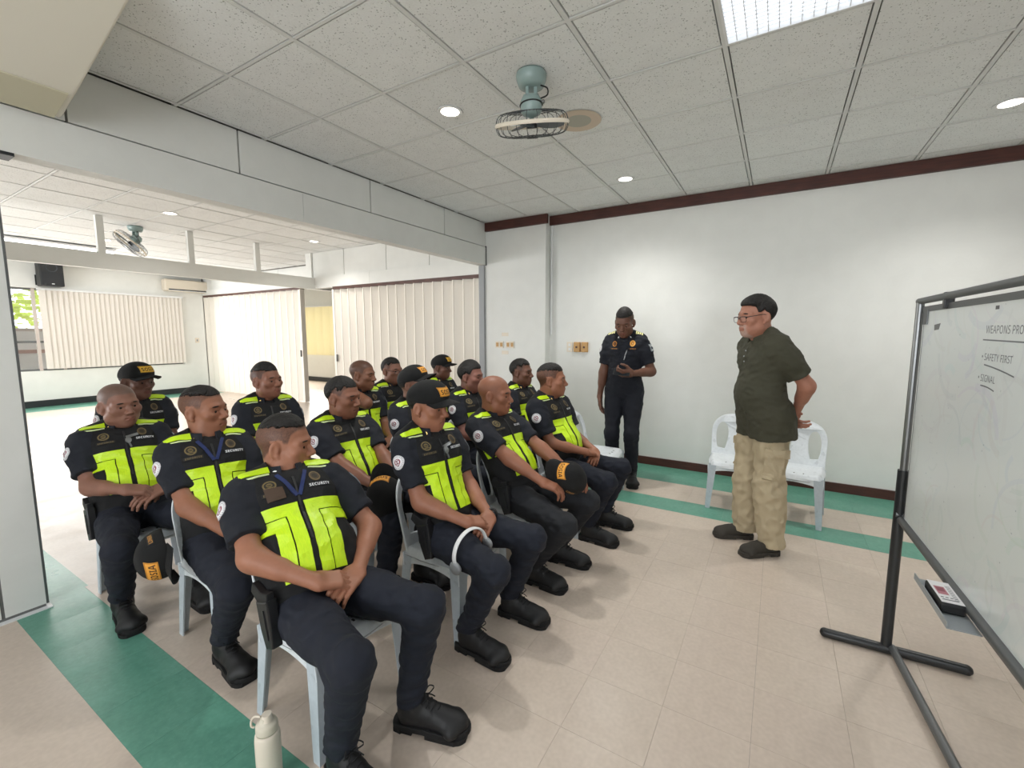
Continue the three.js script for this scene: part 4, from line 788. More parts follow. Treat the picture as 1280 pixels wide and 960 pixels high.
  // ---- holster on the right hip
  if (q.holster) {
    const h = new THREE.Group(); h.name = 'holster'; root.add(h);
    const c = on(P0, fp, -0.185 * w - (q.holsterOut || 0), 0.0, q.holsterZ ?? 0.02); h.position.copy(c); h.rotation.set(rad(-8), rad(-92), rad(6));
    mesh('holster_body', holsterGeo.b, M.gun, h); mesh('grip', holsterGeo.g, M.blackPlastic, h); mesh('clip', holsterGeo.clip, M.blackPlastic, h); mesh('rib', holsterGeo.rib, M.gun, h);
  }
  // ---- skin: head, neck, arms and hands in one mesh
  const sk = skinColor(q.skin || '#8f6550'), lip = mixc(sk, skinColor('#7d3f38'), 0.38), hairC = skinColor('#1a1613'), dark = mixc(sk, hairC, 0.6);
  const H3 = (x, y, z) => HC.clone().addScaledVector(fh.X, x * hs).addScaledVector(fh.Y, y * hs).addScaledVector(fh.Z, z * hs);
  const fc0 = q.face || {}, jw = fc0.jaw || 1, fat = fc0.fat || 0;
  const hf = new Field();
  const E = (x, y, z, rx, ry, rz, k) => hf.add(ell(H3(x, y, z), fh.X, fh.Y, fh.Z, rx * hs, ry * hs, rz * hs), k * hs);
  E(0, 0.036, -0.014, 0.077, 0.08, 0.097, 0.01);
  E(0, -0.028, 0.026, (0.062 + fat * 0.4) * jw, 0.082, 0.062, 0.03);
  E(0, -0.068, 0.036, (0.050 + fat * 0.5) * jw, 0.04, 0.048, 0.03);
  E(0, -0.096, 0.066, 0.022 * jw, 0.018, 0.02, 0.03);
  for (const sg of [-1, 1]) {
    E(sg * 0.046, -0.02, 0.058, 0.025 + fat * 0.5, 0.02 + fat * 0.4, 0.022, 0.025);
    E(sg * 0.055 * jw, -0.062, 0.012, 0.018 + fat * 0.4, 0.026, 0.024, 0.03);
    hf.add(capsule(H3(sg * 0.012, 0.021, 0.083), H3(sg * 0.05, 0.018, 0.066), 0.0105 * hs, 0.009 * hs), 0.018 * hs);
    hf.sub(ell(H3(sg * 0.0315, 0.0, 0.1), fh.X, fh.Y, fh.Z, 0.02 * hs, 0.0115 * hs, 0.02 * hs), 0.014 * hs);
    hf.add(capsule(H3(sg * 0.018, 0.0055, 0.0818), H3(sg * 0.046, 0.0035, 0.0728), 0.0062 * hs), 0.006 * hs);        // lids
    hf.add(capsule(H3(sg * 0.02, -0.0105, 0.0785), H3(sg * 0.044, -0.0095, 0.0715), 0.0056 * hs), 0.008 * hs);
    // ear: rim, lobe, hollow
    const eX = sg * (0.079 + fat * 0.2);
    hf.add(ell(H3(eX, -0.006, -0.012), rot(fh.X, fh.Y, sg * -0.45), rot(fh.Y, fh.X, -0.15), rot(fh.Z, fh.Y, sg * -0.45), 0.0085 * hs, 0.032 * hs, 0.02 * hs), 0.008 * hs);
    hf.add(capsule(H3(eX, -0.03, -0.004), H3(eX - sg * 0.003, -0.037, -0.001), 0.0075 * hs), 0.006 * hs);
    hf.sub(ell(H3(eX + sg * 0.011, -0.004, -0.006), fh.X, fh.Y, fh.Z, 0.008 * hs, 0.018 * hs, 0.011 * hs), 0.005 * hs);
  }
  hf.add(capsule(H3(0, 0.012, 0.08), H3(0, -0.03, 0.105), 0.0075 * hs, 0.0125 * hs), 0.012 * hs);
  for (const sg of [-1, 1]) hf.add(ell(H3(sg * 0.0135, -0.036, 0.094), fh.X, fh.Y, fh.Z, 0.0095 * hs, 0.0085 * hs, 0.012 * hs), 0.008 * hs);
  hf.add(ell(H3(0, -0.064, 0.078), fh.X, fh.Y, fh.Z, 0.03 * hs, 0.02 * hs, 0.016 * hs), 0.014 * hs);
  hf.add(capsule(H3(-0.019, -0.062, 0.0835), H3(0.019, -0.062, 0.0835), 0.0058 * hs), 0.006 * hs); hf.add(capsule(H3(0, -0.0605, 0.089), H3(0, -0.061, 0.089), 0.006 * hs), 0.012 * hs);
  hf.add(capsule(H3(-0.015, -0.0735, 0.083), H3(0.015, -0.0735, 0.083), 0.0062 * hs), 0.006 * hs);
  hf.sub(capsule(H3(-0.023, -0.0675, 0.0905), H3(0.023, -0.0675, 0.0905), 0.0018 * hs), 0.003 * hs);
  hf.add(capsule(H3(0, -0.05, -0.03), on(P3, fc, 0, 0.0, -0.012), (0.052 + fat * 0.4) * s, (0.06 + fat * 0.3) * s), 0.035 * hs);
  hf.add(capsule(H3(0, -0.06, 0.01), on(P3, fc, 0, 0.0, 0.02), (0.042 + fat * 0.7) * s, 0.045 * s), 0.04 * hs);
  const hfn = hf.fn;
  const hr = q.hair || {}, stub = hr.stubble ?? 0;
  const toH = (x, y, z) => { const a = x - HC.x, c = y - HC.y, d = z - HC.z; return [(a * fh.X.x + c * fh.X.y + d * fh.X.z) / hs, (a * fh.Y.x + c * fh.Y.y + d * fh.Y.z) / hs, (a * fh.Z.x + c * fh.Z.y + d * fh.Z.z) / hs]; };
  const hairLine = (x, z) => { const pts = [[-0.12, -0.075], [-0.07, -0.055], [-0.03, -0.012], [0.0, 0.028], [0.02, 0.012], [0.033, 0.012], [0.042, 0.045], [0.06, 0.06 + (hr.recede || 0)], [0.12, 0.066 + (hr.recede || 0)]]; let i = 0; while (i < pts.length - 2 && z > pts[i + 1][0]) i++; return lerp(pts[i][1], pts[i + 1][1], clamp((z - pts[i][0]) / (pts[i + 1][0] - pts[i][0]), 0, 1)); };
  const skinAt = (x, y, z) => {
    const [u, v, t] = toH(x, y, z); let c = sk;
    const nz = n3(x * 60, y * 60, z * 60) * 0.04 + n3(x * 14, y * 14, z * 14) * 0.05; c = [c[0] * (1 + nz), c[1] * (1 + nz * 0.9), c[2] * (1 + nz * 0.8)];
    if (t > 0.06 && Math.abs(u) < 0.026) { const m = (v + 0.068) / 0.012, q2 = Math.abs(u) / 0.025; if (Math.abs(m) < 1 - q2 * q2 * 0.8) c = lip; }
    if (stub > 0 && Math.abs(u) < 0.095) { const ear = Math.abs(u) > 0.074 && t > -0.032 && t < 0.02 && v < 0.03; const e = clamp((v - hairLine(u, t)) / 0.012, 0, 1) * (ear ? 0 : 1); if (e > 0) c = mixc(c, mixc(sk, hr.grey ? skinColor('#4a4844') : hairC, 0.75), e * stub * (0.85 + n3(u * 900, v * 900, t * 900) * 0.25)); }
    if (q.goatee && t > 0.03 && v < -0.046 && Math.abs(u) < 0.04) { const e = clamp((0.037 - Math.abs(u)) / 0.008, 0, 1) * clamp((t - 0.03) / 0.02, 0, 1) * (Math.abs(v + 0.066) < 0.0125 && Math.abs(u) < 0.024 ? 0 : 1); c = mixc(c, skinColor('#b5aca4'), e * 0.55 * clamp(0.8 + n3(u * 600, v * 600, t * 600) * 0.5, 0, 1)); }
    return c;
  };
  const skinPieces = [];
  { const [lo, hi] = bounds([H3(0, 0, 0)], 0.13 * hs + 0.012); lo[1] = Math.max(lo[1] - 0.05, Math.min(on(P3, fc, 0, 0.01, 0).y - 0.02, lo[1])); const lo2 = [Math.min(lo[0], P3.x - 0.09), P3.y - 0.01, Math.min(lo[2], P3.z - 0.09)], hi2 = [Math.max(hi[0], P3.x + 0.09), hi[1], Math.max(hi[2], P3.z + 0.09)]; skinPieces.push(surface(hfn, lo2, hi2, 0.0042 * Math.min(res, 1.4), skinAt)); }
  // arms and hands
  const handInfo = {};
  for (const k of ['R', 'L']) {
    const sg = k === 'R' ? -1 : 1, hd = q.hands[k], A = new Field(), at = q.arm || 1;
    A.add(capsule(SH[k], EL[k], 0.05 * s * at, 0.041 * s * at), 0.01);
    A.add(capsule(EL[k], WR[k], 0.039 * s * at, 0.0265 * s * at), 0.03);
    A.add(capsule(EL[k].clone().lerp(WR[k], 0.12), EL[k].clone().lerp(WR[k], 0.45), 0.041 * s * at, 0.034 * s * at), 0.03);
    const D = V3(...hd.d).normalize(); let N = V3(...hd.n); N.addScaledVector(D, -N.dot(D)).normalize();       // D along the hand, N out of the palm
    const S_ = D.clone().cross(N).multiplyScalar(k === 'R' ? 1 : -1).normalize();                                // toward the thumb
    const hz = 1.04 * s, at3 = (a, c, e) => WR[k].clone().addScaledVector(D, a * hz).addScaledVector(S_, c * hz).addScaledVector(N, e * hz);
    A.add(roundBox(at3(0.05, 0.0, 0.002), D, S_, N, 0.046 * hz, 0.038 * hz, 0.0145 * hz, 0.0135 * hz), 0.03);
    A.add(ell(at3(0.03, 0.022, 0.008), D, S_, N, 0.034 * hz, 0.019 * hz, 0.016 * hz), 0.014);
    const curl = hd.curl || [0.45, 0.5, 0.4], spread = hd.spread ?? 0.06;
    const lens = [[0.042, 0.026, 0.02], [0.047, 0.03, 0.021], [0.043, 0.028, 0.02], [0.034, 0.021, 0.018]], base = [0.029, 0.0095, -0.010, -0.028], nails = [];
    for (let i = 0; i < 4; i++) {
      let p = at3(0.088 - (i === 3 ? 0.008 : i === 0 ? 0.003 : 0), base[i], 0.0), ang = 0; const side = (1.5 - i) * spread;
      const chain = new Field(); let dir;
      for (let j = 0; j < 3; j++) { ang += curl[j] * (hd.each ? hd.each[i] : 1 + (i - 1.5) * 0.06); const fd = D.clone().multiplyScalar(Math.cos(ang)).addScaledVector(N, Math.sin(ang)).addScaledVector(S_, side); fd.normalize(); dir = fd; const e = p.clone().addScaledVector(fd, lens[i][j] * hz), r = [0.0098, 0.0088, 0.0078][j] * hz * (i === 3 ? 0.88 : 1); chain.add(capsule(p, e, r, r * 0.94), 0.004); p = e; }
      A.add(chain.fn, 0.006); nails.push([p, dir]);
    }
    const th = hd.thumb || [0.75, 0.35, 0.25]; let p = at3(0.022, 0.034, 0.006);
    for (let j = 0; j < 3; j++) { const out = [th[0], th[0] - th[1], th[0] - th[1] - th[2]][j]; const fd = D.clone().multiplyScalar(Math.cos(out)).addScaledVector(S_, Math.sin(out)).addScaledVector(N, 0.25 + (hd.thumbIn || 0)).normalize(); const e = p.clone().addScaledVector(fd, [0.04, 0.03, 0.024][j] * hz), r = [0.0135, 0.0108, 0.0092][j] * hz; A.add(capsule(p, e, r, r * 0.93), 0.008); p = e; }
    const pts = [SH[k].clone().lerp(EL[k], 0.3), EL[k], WR[k], at3(0.2, 0, 0), at3(0.1, 0.06, 0.05), at3(0.1, -0.05, 0.09)]; const [lo, hi] = bounds(pts, 0.055);
    skinPieces.push(surface(A.fn, lo, hi, 0.0050 * Math.min(res, 1.4), skinAt));
    handInfo[k] = at3;
  }
  // the rest of the body, under the clothes
  { const f = torso(-0.03); for (const k of ['R', 'L']) { f.add(capsule(HP[k], KN[k], 0.06 * s, 0.045 * s), 0.03); f.add(capsule(KN[k], AN[k], 0.042 * s, 0.034 * s), 0.02); f.add(capsule(P3, SH[k], 0.035 * s, 0.04 * s), 0.03); }
    const [lo, hi] = bounds([HP.R, HP.L, KN.R, KN.L, AN.R, AN.L, P3, SH.R, SH.L], 0.08); skinPieces.push(surface(f.fn, lo, hi, 0.024, () => sk)); }
  mesh('body', mergeGeometries(skinPieces), skinMat, root);
  // eyes and brows
  for (const sg of [-1, 1]) {
    const e = new THREE.SphereGeometry(0.0128 * hs, 14, 10), o = mesh('eye', e, M.eyeWhite, root); o.position.copy(H3(sg * 0.0315, -0.0028, 0.0695)); o.quaternion.copy(he);
    const i = new THREE.SphereGeometry(0.0076 * hs, 12, 8); i.scale(1, 1, 0.42); const p = mesh('iris', i, M.iris, o); p.position.set((q.gaze?.[0] || 0) * hs, (q.gaze?.[1] || -0.001) * hs, 0.0112 * hs);
    const bg = new THREE.SphereGeometry(1, 14, 8); bg.scale(0.0175 * hs, 0.0038 * hs, 0.004 * hs); const br = mesh('eyebrow', bg, M.hair, root); br.quaternion.copy(he); br.rotateY(sg * 0.42); br.rotateZ(sg * -0.1); br.position.copy(H3(sg * 0.033, 0.0205, 0.0845));
  }
  // hair
  if (hr.type && hr.type !== 'none') {
    const t = hr.t ?? 0.006, top = hr.top ?? 0.0, f = new Field();
    f.add(ell(H3(0, 0.036, -0.014), fh.X, fh.Y, fh.Z, (0.077 + t) * hs, (0.08 + t) * hs, (0.097 + t) * hs), 0.0);
    if (top) f.add(ell(H3(0, 0.058, -0.008), fh.X, fh.Y, fh.Z, 0.069 * hs, (0.0625 + top) * hs, 0.0865 * hs), 0.012);
    if (hr.fringe) f.add(ell(H3(0.012, 0.076, 0.036), fh.X, fh.Y, fh.Z, 0.064 * hs, 0.036 * hs, 0.048 * hs), 0.02);
    if (hr.side) for (const sg of [-1, 1]) f.add(ell(H3(sg * 0.072, 0.035, -0.03), fh.X, fh.Y, fh.Z, 0.018 * hs, 0.045 * hs, 0.05 * hs), 0.02);
    const lift = hr.lift || 0;                               // how high the clippers went
    const line = (u, w_) => { const hl = hairLine(u, w_); return lift ? Math.max(hl, 0.022 + lift + Math.max(0, w_) * 0.1 - Math.max(0, -w_ - 0.03) * 0.3) : hl; };
    f.cut((x, y, z) => { const [u, v, w_] = toH(x, y, z); return (line(u, w_) - v) * hs; }, 0.01 * hs);
    f.sub(ell(H3(0, 0.036, -0.014), fh.X, fh.Y, fh.Z, 0.073 * hs, 0.076 * hs, 0.093 * hs), 0.0);
    f.post = (x, y, z, d) => { if (Math.abs(d) > 0.02) return 0; const [u, v, w_] = toH(x, y, z); return n3(u * 160, v * 60, w_ * 60) * 0.0014 + (t + 0.003) * hs * clamp(1 - (v - line(u, w_)) / (hr.fade || 0.022), 0, 1) * (w_ > 0.05 ? 0.5 : 1); };
    const [lo, hi] = bounds([HC], 0.145 * hs); mesh('hair', surface(f.fn, lo, hi, 0.0048 * Math.min(res, 1.4)), hr.mat || M.hair, root);
  }
  if (q.cap) { const c = new THREE.Group(); c.name = 'cap'; root.add(c); c.position.copy(H3(0, 0.036, -0.006)); c.quaternion.copy(he); c.rotateX(rad(q.cap.tilt ?? -4)); c.scale.setScalar(hs * 0.955); capParts(c, q.cap.front, false); }
  if (q.glasses) {
    const g = new THREE.Group(); g.name = 'eyeglasses'; root.add(g); g.position.copy(H3(0, -0.012, 0.105)); g.quaternion.copy(he); g.rotateX(rad(4)); g.scale.setScalar(hs);
    const lens = phys({ color: C('#ffffff'), transmission: 1, roughness: 0.02, thickness: 0 });
    for (const sg of [-1, 1]) {
      const rim = []; for (let i = 0; i < 24; i++) { const a = i / 24 * 6.2832, cx = Math.cos(a), sy = Math.sin(a); rim.push([sg * 0.034 + Math.sign(cx) * Math.pow(Math.abs(cx), 0.6) * 0.026, Math.sign(sy) * Math.pow(Math.abs(sy), 0.6) * 0.0155, -Math.abs(sg * 0.034 + cx * 0.026) * 0.1]); }
      mesh('rim', tube(rim, 0.0014, 48, 6, true), M.blackPlastic, g); mesh('brow_bar', tube([[sg * 0.009, 0.0135, 0], [sg * 0.034, 0.0165, -0.003], [sg * 0.06, 0.0135, -0.007]], 0.0024, 12, 6), M.blackPlastic, g);
      const ls = new THREE.Shape(rim.map(r => new THREE.Vector2(r[0], r[1]))); const lg = new THREE.ShapeGeometry(ls); lg.translate(0, 0, -0.003); mesh('lens', lg, lens, g);
      mesh('temple', tube([[sg * 0.06, 0.012, -0.006], [sg * 0.078, 0.014, -0.05], [sg * 0.081, 0.014, -0.105], [sg * 0.08, -0.004, -0.128]], 0.002, 16, 6), M.blackPlastic, g);
    }
    mesh('bridge', tube([[-0.009, 0.004, 0], [0, 0.008, 0.002], [0.009, 0.004, 0]], 0.0015, 8, 6), M.blackPlastic, g);
  }
  if (q.watch) { const at3 = handInfo[q.watch], g = new THREE.TorusGeometry(0.03 * s, 0.006, 8, 28); const w_ = mesh('wristwatch', g, M.blackPlastic, root); const a = at3(-0.02, 0, 0), c = at3(0, 0, 0); w_.position.copy(a); w_.lookAt(c); w_.scale.set(1, 1, 1.6); }
  // boots
  for (const k of ['R', 'L']) {
    const ft = q.feet[k], g = new THREE.Group(); g.name = q.shoes ? 'shoe' : 'boot'; root.add(g);
    g.position.set(ft[0], 0, ft[1]); g.rotation.y = rad(ft[2] || 0); g.translateZ(0.03); g.scale.setScalar(s * (q.shoes ? 0.9 : 0.99));
    mesh('upper', q.shoes ? BOOT.low : BOOT.upper, q.shoes ? M.shoe : M.boot, g); mesh('sole', BOOT.sole, q.shoes ? M.shoe : M.sole, g); if (!q.shoes) mesh('laces', BOOT.laces, M.lace, g);
  }
  return { root, q, on, P0, P2, P3, fc, fp, H3, handInfo, KN, AN, HP, WR, EL };
}
const G1 = 'seated security guards';
// hands resting together in the lap, right over left; z forward, y up
function lap(z = 0.2, y = 0.58, o = {}) {
  const dx = o.dx || 0;
  return {
    R: { p: [-0.085 + dx, y + 0.02, z - 0.02], d: [0.9, -0.2, 0.36], n: [-0.15, -0.9, -0.4], curl: [0.45, 0.65, 0.5], spread: 0.03, pole: [-0.45, -1, -0.35], thumb: [0.45, 0.25, 0.15], ...(o.R || {}) },
    L: { p: [0.085 + dx, y - 0.012, z - 0.005], d: [-0.9, -0.16, 0.3], n: [0.15, -0.9, -0.45], curl: [0.35, 0.55, 0.45], spread: 0.03, pole: [0.45, -1, -0.35], thumb: [0.5, 0.2, 0.15], ...(o.L || {}) },
  };
}
const crop = { type: 'crop', t: 0.003, top: 0.004, lift: 0.03, stubble: 1, fade: 0.04 };
const shaved = { type: 'none', stubble: 0.85 };
const people = [
  { id: 'A', label: 'guard with shaved sides and clasped hands, seated beside the cream water bottle', pos: [-1.43, -0.97], yaw: 88, s: 0.97, res: 0.85, seed: 1, hipY: 0.472,
    lean: [42, 36, 30], twist: -16, belly: 0.035, wide: 1.08, head: { yaw: 40, pitch: 2, roll: -3, fwd: -0.06 }, face: { fat: 0.011, jaw: 1.03 }, skin: '#9f6b52',
    feet: { R: [-0.13, 0.28, -4], L: [0.13, 0.33, 22] }, kneeOut: 0.2,
    hands: lap(0.13, 0.585, { R: { pole: [-1.3, -0.7, 0.25] }, L: { pole: [1.3, -0.7, 0.25] } }), hair: { type: 'crop', t: 0.002, top: 0.012, lift: 0.046, stubble: 1, fade: 0.03 }, holster: true, lanyard: true, card: true, bandBottom: -0.29, pinMat: M.white },
  { id: 'B', label: 'guard in a black cap with silver keys on the chest, headphones on the thigh', pos: [-1.37, -1.66], yaw: 88, s: 0.95, res: 0.9, seed: 2, hipY: 0.485,
    lean: [24, 17, 4], twist: -8, belly: 0.0, wide: 0.97, head: { yaw: 14, pitch: 6, roll: 0, fwd: -0.03 }, face: { jaw: 0.94 }, skin: '#9a664e',
    feet: { R: [-0.13, 0.22, 2], L: [0.19, 0.24, 6] }, kneeOut: 0.16,
    hands: lap(0.2, 0.57, { dx: 0 }), hair: { type: 'crop', t: 0.003, stubble: 0.5 }, cap: { tilt: -2 }, holster: true, keys: true, watch: 'L', bandBottom: -0.25 },
  { id: 'C', label: 'bald guard leaning back with a black cap on his thigh', pos: [-1.33, -2.3], yaw: 90, s: 0.96, seed: 3, hipY: 0.485,
    lean: [32, 25, 6], twist: -8, belly: 0.025, wide: 1.05, head: { yaw: 13, pitch: 2 }, face: { fat: 0.006 }, skin: '#946048', trousers: M.charcoal,
    feet: { R: [-0.13, 0.16, 0], L: [0.17, 0.18, 6] }, kneeOut: 0.2,
    hands: { R: { p: [-0.11, 0.58, 0.27], d: [0.35, -0.35, 0.86], n: [0.1, -0.9, -0.3], curl: [0.4, 0.55, 0.4] }, L: { p: [0.16, 0.585, 0.30], d: [-0.15, -0.3, 0.93], n: [0, -0.95, -0.3], curl: [0.35, 0.5, 0.4] } },
    hair: { type: 'none', stubble: 0.2 }, holster: true },
  { id: 'D', label: 'stout crew-cut guard at the end of the front row, nearest the empty chair', pos: [-1.34, -2.97], yaw: 90, s: 0.97, seed: 4, hipY: 0.485,
    lean: [22, 14, 0], twist: -6, belly: 0.035, wide: 1.14, head: { yaw: 20, pitch: 0 }, face: { fat: 0.008 }, skin: '#97634a',
    feet: { R: [-0.12, 0.25, 0], L: [0.18, 0.26, 8] }, kneeOut: 0.2, hands: lap(0.22, 0.6, { dx: 0.02 }), hair: crop, holster: true },
  { id: 'E', label: 'crew-cut guard looking aside with a black cap hanging at his hip', pos: [-2.21, -1.03], yaw: 88, s: 0.96, res: 0.95, seed: 5, hipY: 0.485,
    lean: [31, 24, 4], twist: -10, belly: 0.01, wide: 0.98, head: { yaw: 30, pitch: -2, fwd: -0.06 }, face: { jaw: 0.98 }, skin: '#95634a',
    feet: { R: [-0.12, 0.18, -2], L: [0.13, 0.34, 6] }, hands: lap(0.2, 0.58), hair: { type: 'crop', t: 0.002, top: 0.003, lift: 0.04, stubble: 0.9, fade: 0.04 }, lanyard: true },
  { id: 'F', label: 'black-haired guard in the second row with clasped hands and a cap on his knee', pos: [-2.07, -1.72], yaw: 90, s: 0.95, seed: 6, hipY: 0.485,
    lean: [30, 22, 4], twist: -6, belly: 0.02, wide: 1.02, head: { yaw: 16, pitch: 4 }, face: { fat: 0.008 }, skin: '#8a5b46',
    feet: { R: [-0.12, 0.3, 0], L: [0.14, 0.32, 4] }, hands: lap(0.24, 0.6), hair: { type: 'crop', t: 0.004, top: 0.008, stubble: 0.85, fade: 0.06 } },
  { id: 'G', label: 'capped guard mostly hidden behind the guard with keys', pos: [-2.08, -2.3], yaw: 90, s: 0.95, res: 1.3, seed: 7, hipY: 0.485,
    lean: [22, 14, 0], head: { yaw: 20, pitch: -6 }, skin: '#7c523f', feet: { R: [-0.12, 0.3, 0], L: [0.14, 0.32, 4] }, hands: lap(0.22, 0.58), hair: { type: 'crop', t: 0.003, stubble: 0.5 }, cap: { tilt: -8 } },
  { id: 'H', label: 'young guard with thick black hair in the second row behind the bald guard', pos: [-2.06, -2.9], yaw: 88, s: 0.96, res: 1.2, seed: 8, hipY: 0.485,
    lean: [20, 12, 0], twist: -8, head: { yaw: 10, pitch: 2 }, face: { fat: 0.006 }, skin: '#86584a', feet: { R: [-0.12, 0.3, 0], L: [0.14, 0.32, 4] }, hands: lap(0.24, 0.62), hair: { type: 'crop', t: 0.006, top: 0.016, side: 1, stubble: 0.5 } },
  { id: 'I', label: 'dark-haired guard at the end of the second row behind the stout guard', pos: [-1.93, -3.5], yaw: 84, s: 0.95, res: 1.3, seed: 9, hipY: 0.485,
    lean: [18, 12, 0], head: { yaw: 12, pitch: 0 }, skin: '#6e4837', feet: { R: [-0.12, 0.3, 0], L: [0.14, 0.32, 4] }, hands: lap(0.24, 0.62), hair: { type: 'crop', t: 0.004, top: 0.006, stubble: 0.8, fade: 0.06 } },
  { id: 'J', label: 'grey shaven-headed guard with hands joined, a boot on the green band', pos: [-3.0, -0.95], yaw: 86, s: 0.96, res: 0.95, seed: 10, hipY: 0.47,
    lean: [32, 27, 10], twist: -6, belly: 0.03, wide: 1.06, head: { yaw: 12, pitch: 2, roll: 3 }, face: { fat: 0.008, jaw: 1.04 }, skin: '#8a6150',
    feet: { R: [-0.14, 0.2, -4], L: [0.13, 0.3, 6] }, kneeOut: 0.2, hands: lap(0.19, 0.64), hair: { type: 'none', stubble: 0.85, grey: 1 }, holster: true, keys: true },
  { id: 'K', label: 'flat-top guard sitting upright alone before the folding partition', pos: [-3.05, -1.78], yaw: 86, s: 0.97, res: 1.15, seed: 11, hipY: 0.485,
    lean: [18, 12, 0], twist: -8, head: { yaw: 16, pitch: -4 }, skin: '#8c5d49', feet: { R: [-0.12, 0.3, 0], L: [0.14, 0.32, 4] }, hands: lap(0.24, 0.6), hair: { type: 'crop', t: 0.003, top: 0.016, lift: 0.03, stubble: 1, fade: 0.04 } },
  { id: 'L', label: 'shaven guard holding a hand up to his face in the third row', pos: [-2.94, -2.5], yaw: 84, s: 0.96, res: 1.15, seed: 12, hipY: 0.485,
    lean: [14, 6, -6], head: { yaw: 28, pitch: 4 }, skin: '#80553f', feet: { R: [-0.12, 0.3, 0], L: [0.14, 0.32, 4] },
    hands: { ...lap(0.24, 0.6), R: { p: [-0.085, 0.99, -0.02], d: [0.35, 0.6, -0.6], n: [0.7, 0.1, -0.3], curl: [0.9, 1.1, 0.7], elbow: [-0.11, 0.91, 0.19] } }, hair: shaved, watch: 'R' },
  { id: 'M', label: 'guard in spectacles in the third row beside the hand-to-face guard', pos: [-3.07, -3.0], yaw: 84, s: 0.95, res: 1.4, seed: 13, hipY: 0.485,
    lean: [18, 10, 0], head: { yaw: 6, pitch: 0 }, skin: '#8a5e4c', feet: { R: [-0.12, 0.3, 0], L: [0.14, 0.32, 4] }, hands: lap(0.24, 0.6), hair: { type: 'crop', t: 0.004, top: 0.008, stubble: 0.8, fade: 0.06 }, glasses: true },
  { id: 'N', label: 'capped guard furthest back against the long folding partition', pos: [-2.98, -3.6], yaw: 84, s: 0.95, res: 1.4, seed: 14, hipY: 0.485,
    lean: [18, 10, 0], head: { yaw: 22, pitch: 4 }, skin: '#6d4737', feet: { R: [-0.12, 0.3, 0], L: [0.14, 0.32, 4] }, hands: lap(0.24, 0.6), hair: { type: 'crop', t: 0.003, stubble: 0.5 }, cap: { tilt: -4, front: 'capFrontYellow' } },
  { id: 'P', label: 'capped guard behind the grey shaven-headed guard', pos: [-3.86, -1.3], yaw: 86, s: 0.97, res: 1.1, seed: 15, hipY: 0.485,
    lean: [18, 10, 0], head: { yaw: 26, pitch: 4 }, skin: '#664336', feet: { R: [-0.12, 0.3, 0], L: [0.14, 0.32, 4] }, hands: lap(0.24, 0.6), hair: { type: 'crop', t: 0.003, stubble: 0.5 }, cap: { tilt: -4, front: 'capFrontYellow' } },
  { id: 'O', label: 'uniformed officer with striped shoulder boards standing at the wall and looking at a phone', grp: null, pos: [-1.28, -4.28], yaw: 8, s: 1.015, res: 1.1, seed: 16, hipY: 0.9, sit: false, vest: false, officer: true, hem: -0.14, shirt: M.navyDark, trousers: M.navyDark, pinMat: M.white,
    lean: [-2, 2, -6], wide: 0.95, head: { yaw: -4, pitch: 22, s: 1.0 }, face: { jaw: 0.92 }, skin: '#6a4636', feet: { R: [-0.09, 0.0, -8], L: [0.10, 0.04, 10] }, kneeOut: 0.02,
    hands: { R: { p: [-0.24, 0.82, 0.02], d: [0.12, -0.98, 0.12], n: [0.9, 0.1, 0.1], curl: [0.25, 0.35, 0.3], pole: [-0.5, 0, -1] }, L: { p: [0.1, 1.09, 0.22], d: [-0.88, 0.02, 0.35], n: [-0.1, 0.4, -0.9], curl: [0.7, 0.9, 0.6], pole: [0.6, -0.6, -0.5] } },
    hair: { type: 'crop', t: 0.003, top: 0.02, lift: 0.035, stubble: 0.8 }, gaze: [0, -0.005] },
  { id: 'T', label: 'instructor in olive polo and khaki cargo trousers standing with hands behind his back', grp: null, pos: [-0.05, -3.37], yaw: -58, s: 1.01, res: 0.9, seed: 17, hipY: 0.9, sit: false, vest: false, polo: true, patch: false, hem: -0.12, shirt: M.olive, trousers: M.khaki, shoes: true, flare: 0.022, fold: 0.9, thigh: 1.1, cuff: 0.045,
    lean: [-6, -4, -12], wide: 1.06, belly: 0.026, cargo: true, hipsR: 0.128, head: { yaw: 4, pitch: 4, s: 1.02 }, face: { jaw: 1 }, skin: '#a8745f', feet: { R: [-0.12, 0.02, -10, 0.075], L: [0.12, -0.02, 4, 0.075] }, kneeOut: 0.05,
    hands: { R: { p: [-0.05, 0.92, -0.165], d: [0.8, -0.5, -0.1], n: [0.1, 0.2, -0.9], curl: [0.5, 0.6, 0.5], pole: [-1, 0.1, -0.6] }, L: { p: [0.05, 0.945, -0.17], d: [-0.55, -0.8, -0.1], n: [0, 0.2, -0.9], curl: [0.5, 0.7, 0.5], pole: [1, 0.05, -0.45] } },
    hair: { type: 'crop', t: 0.006, top: 0.012, fringe: 1, side: 1, stubble: 0 }, glasses: true, goatee: true },
];
const folk = {};
for (const q of people) folk[q.id] = person({ ...q, group: q.grp === null ? undefined : G1 });
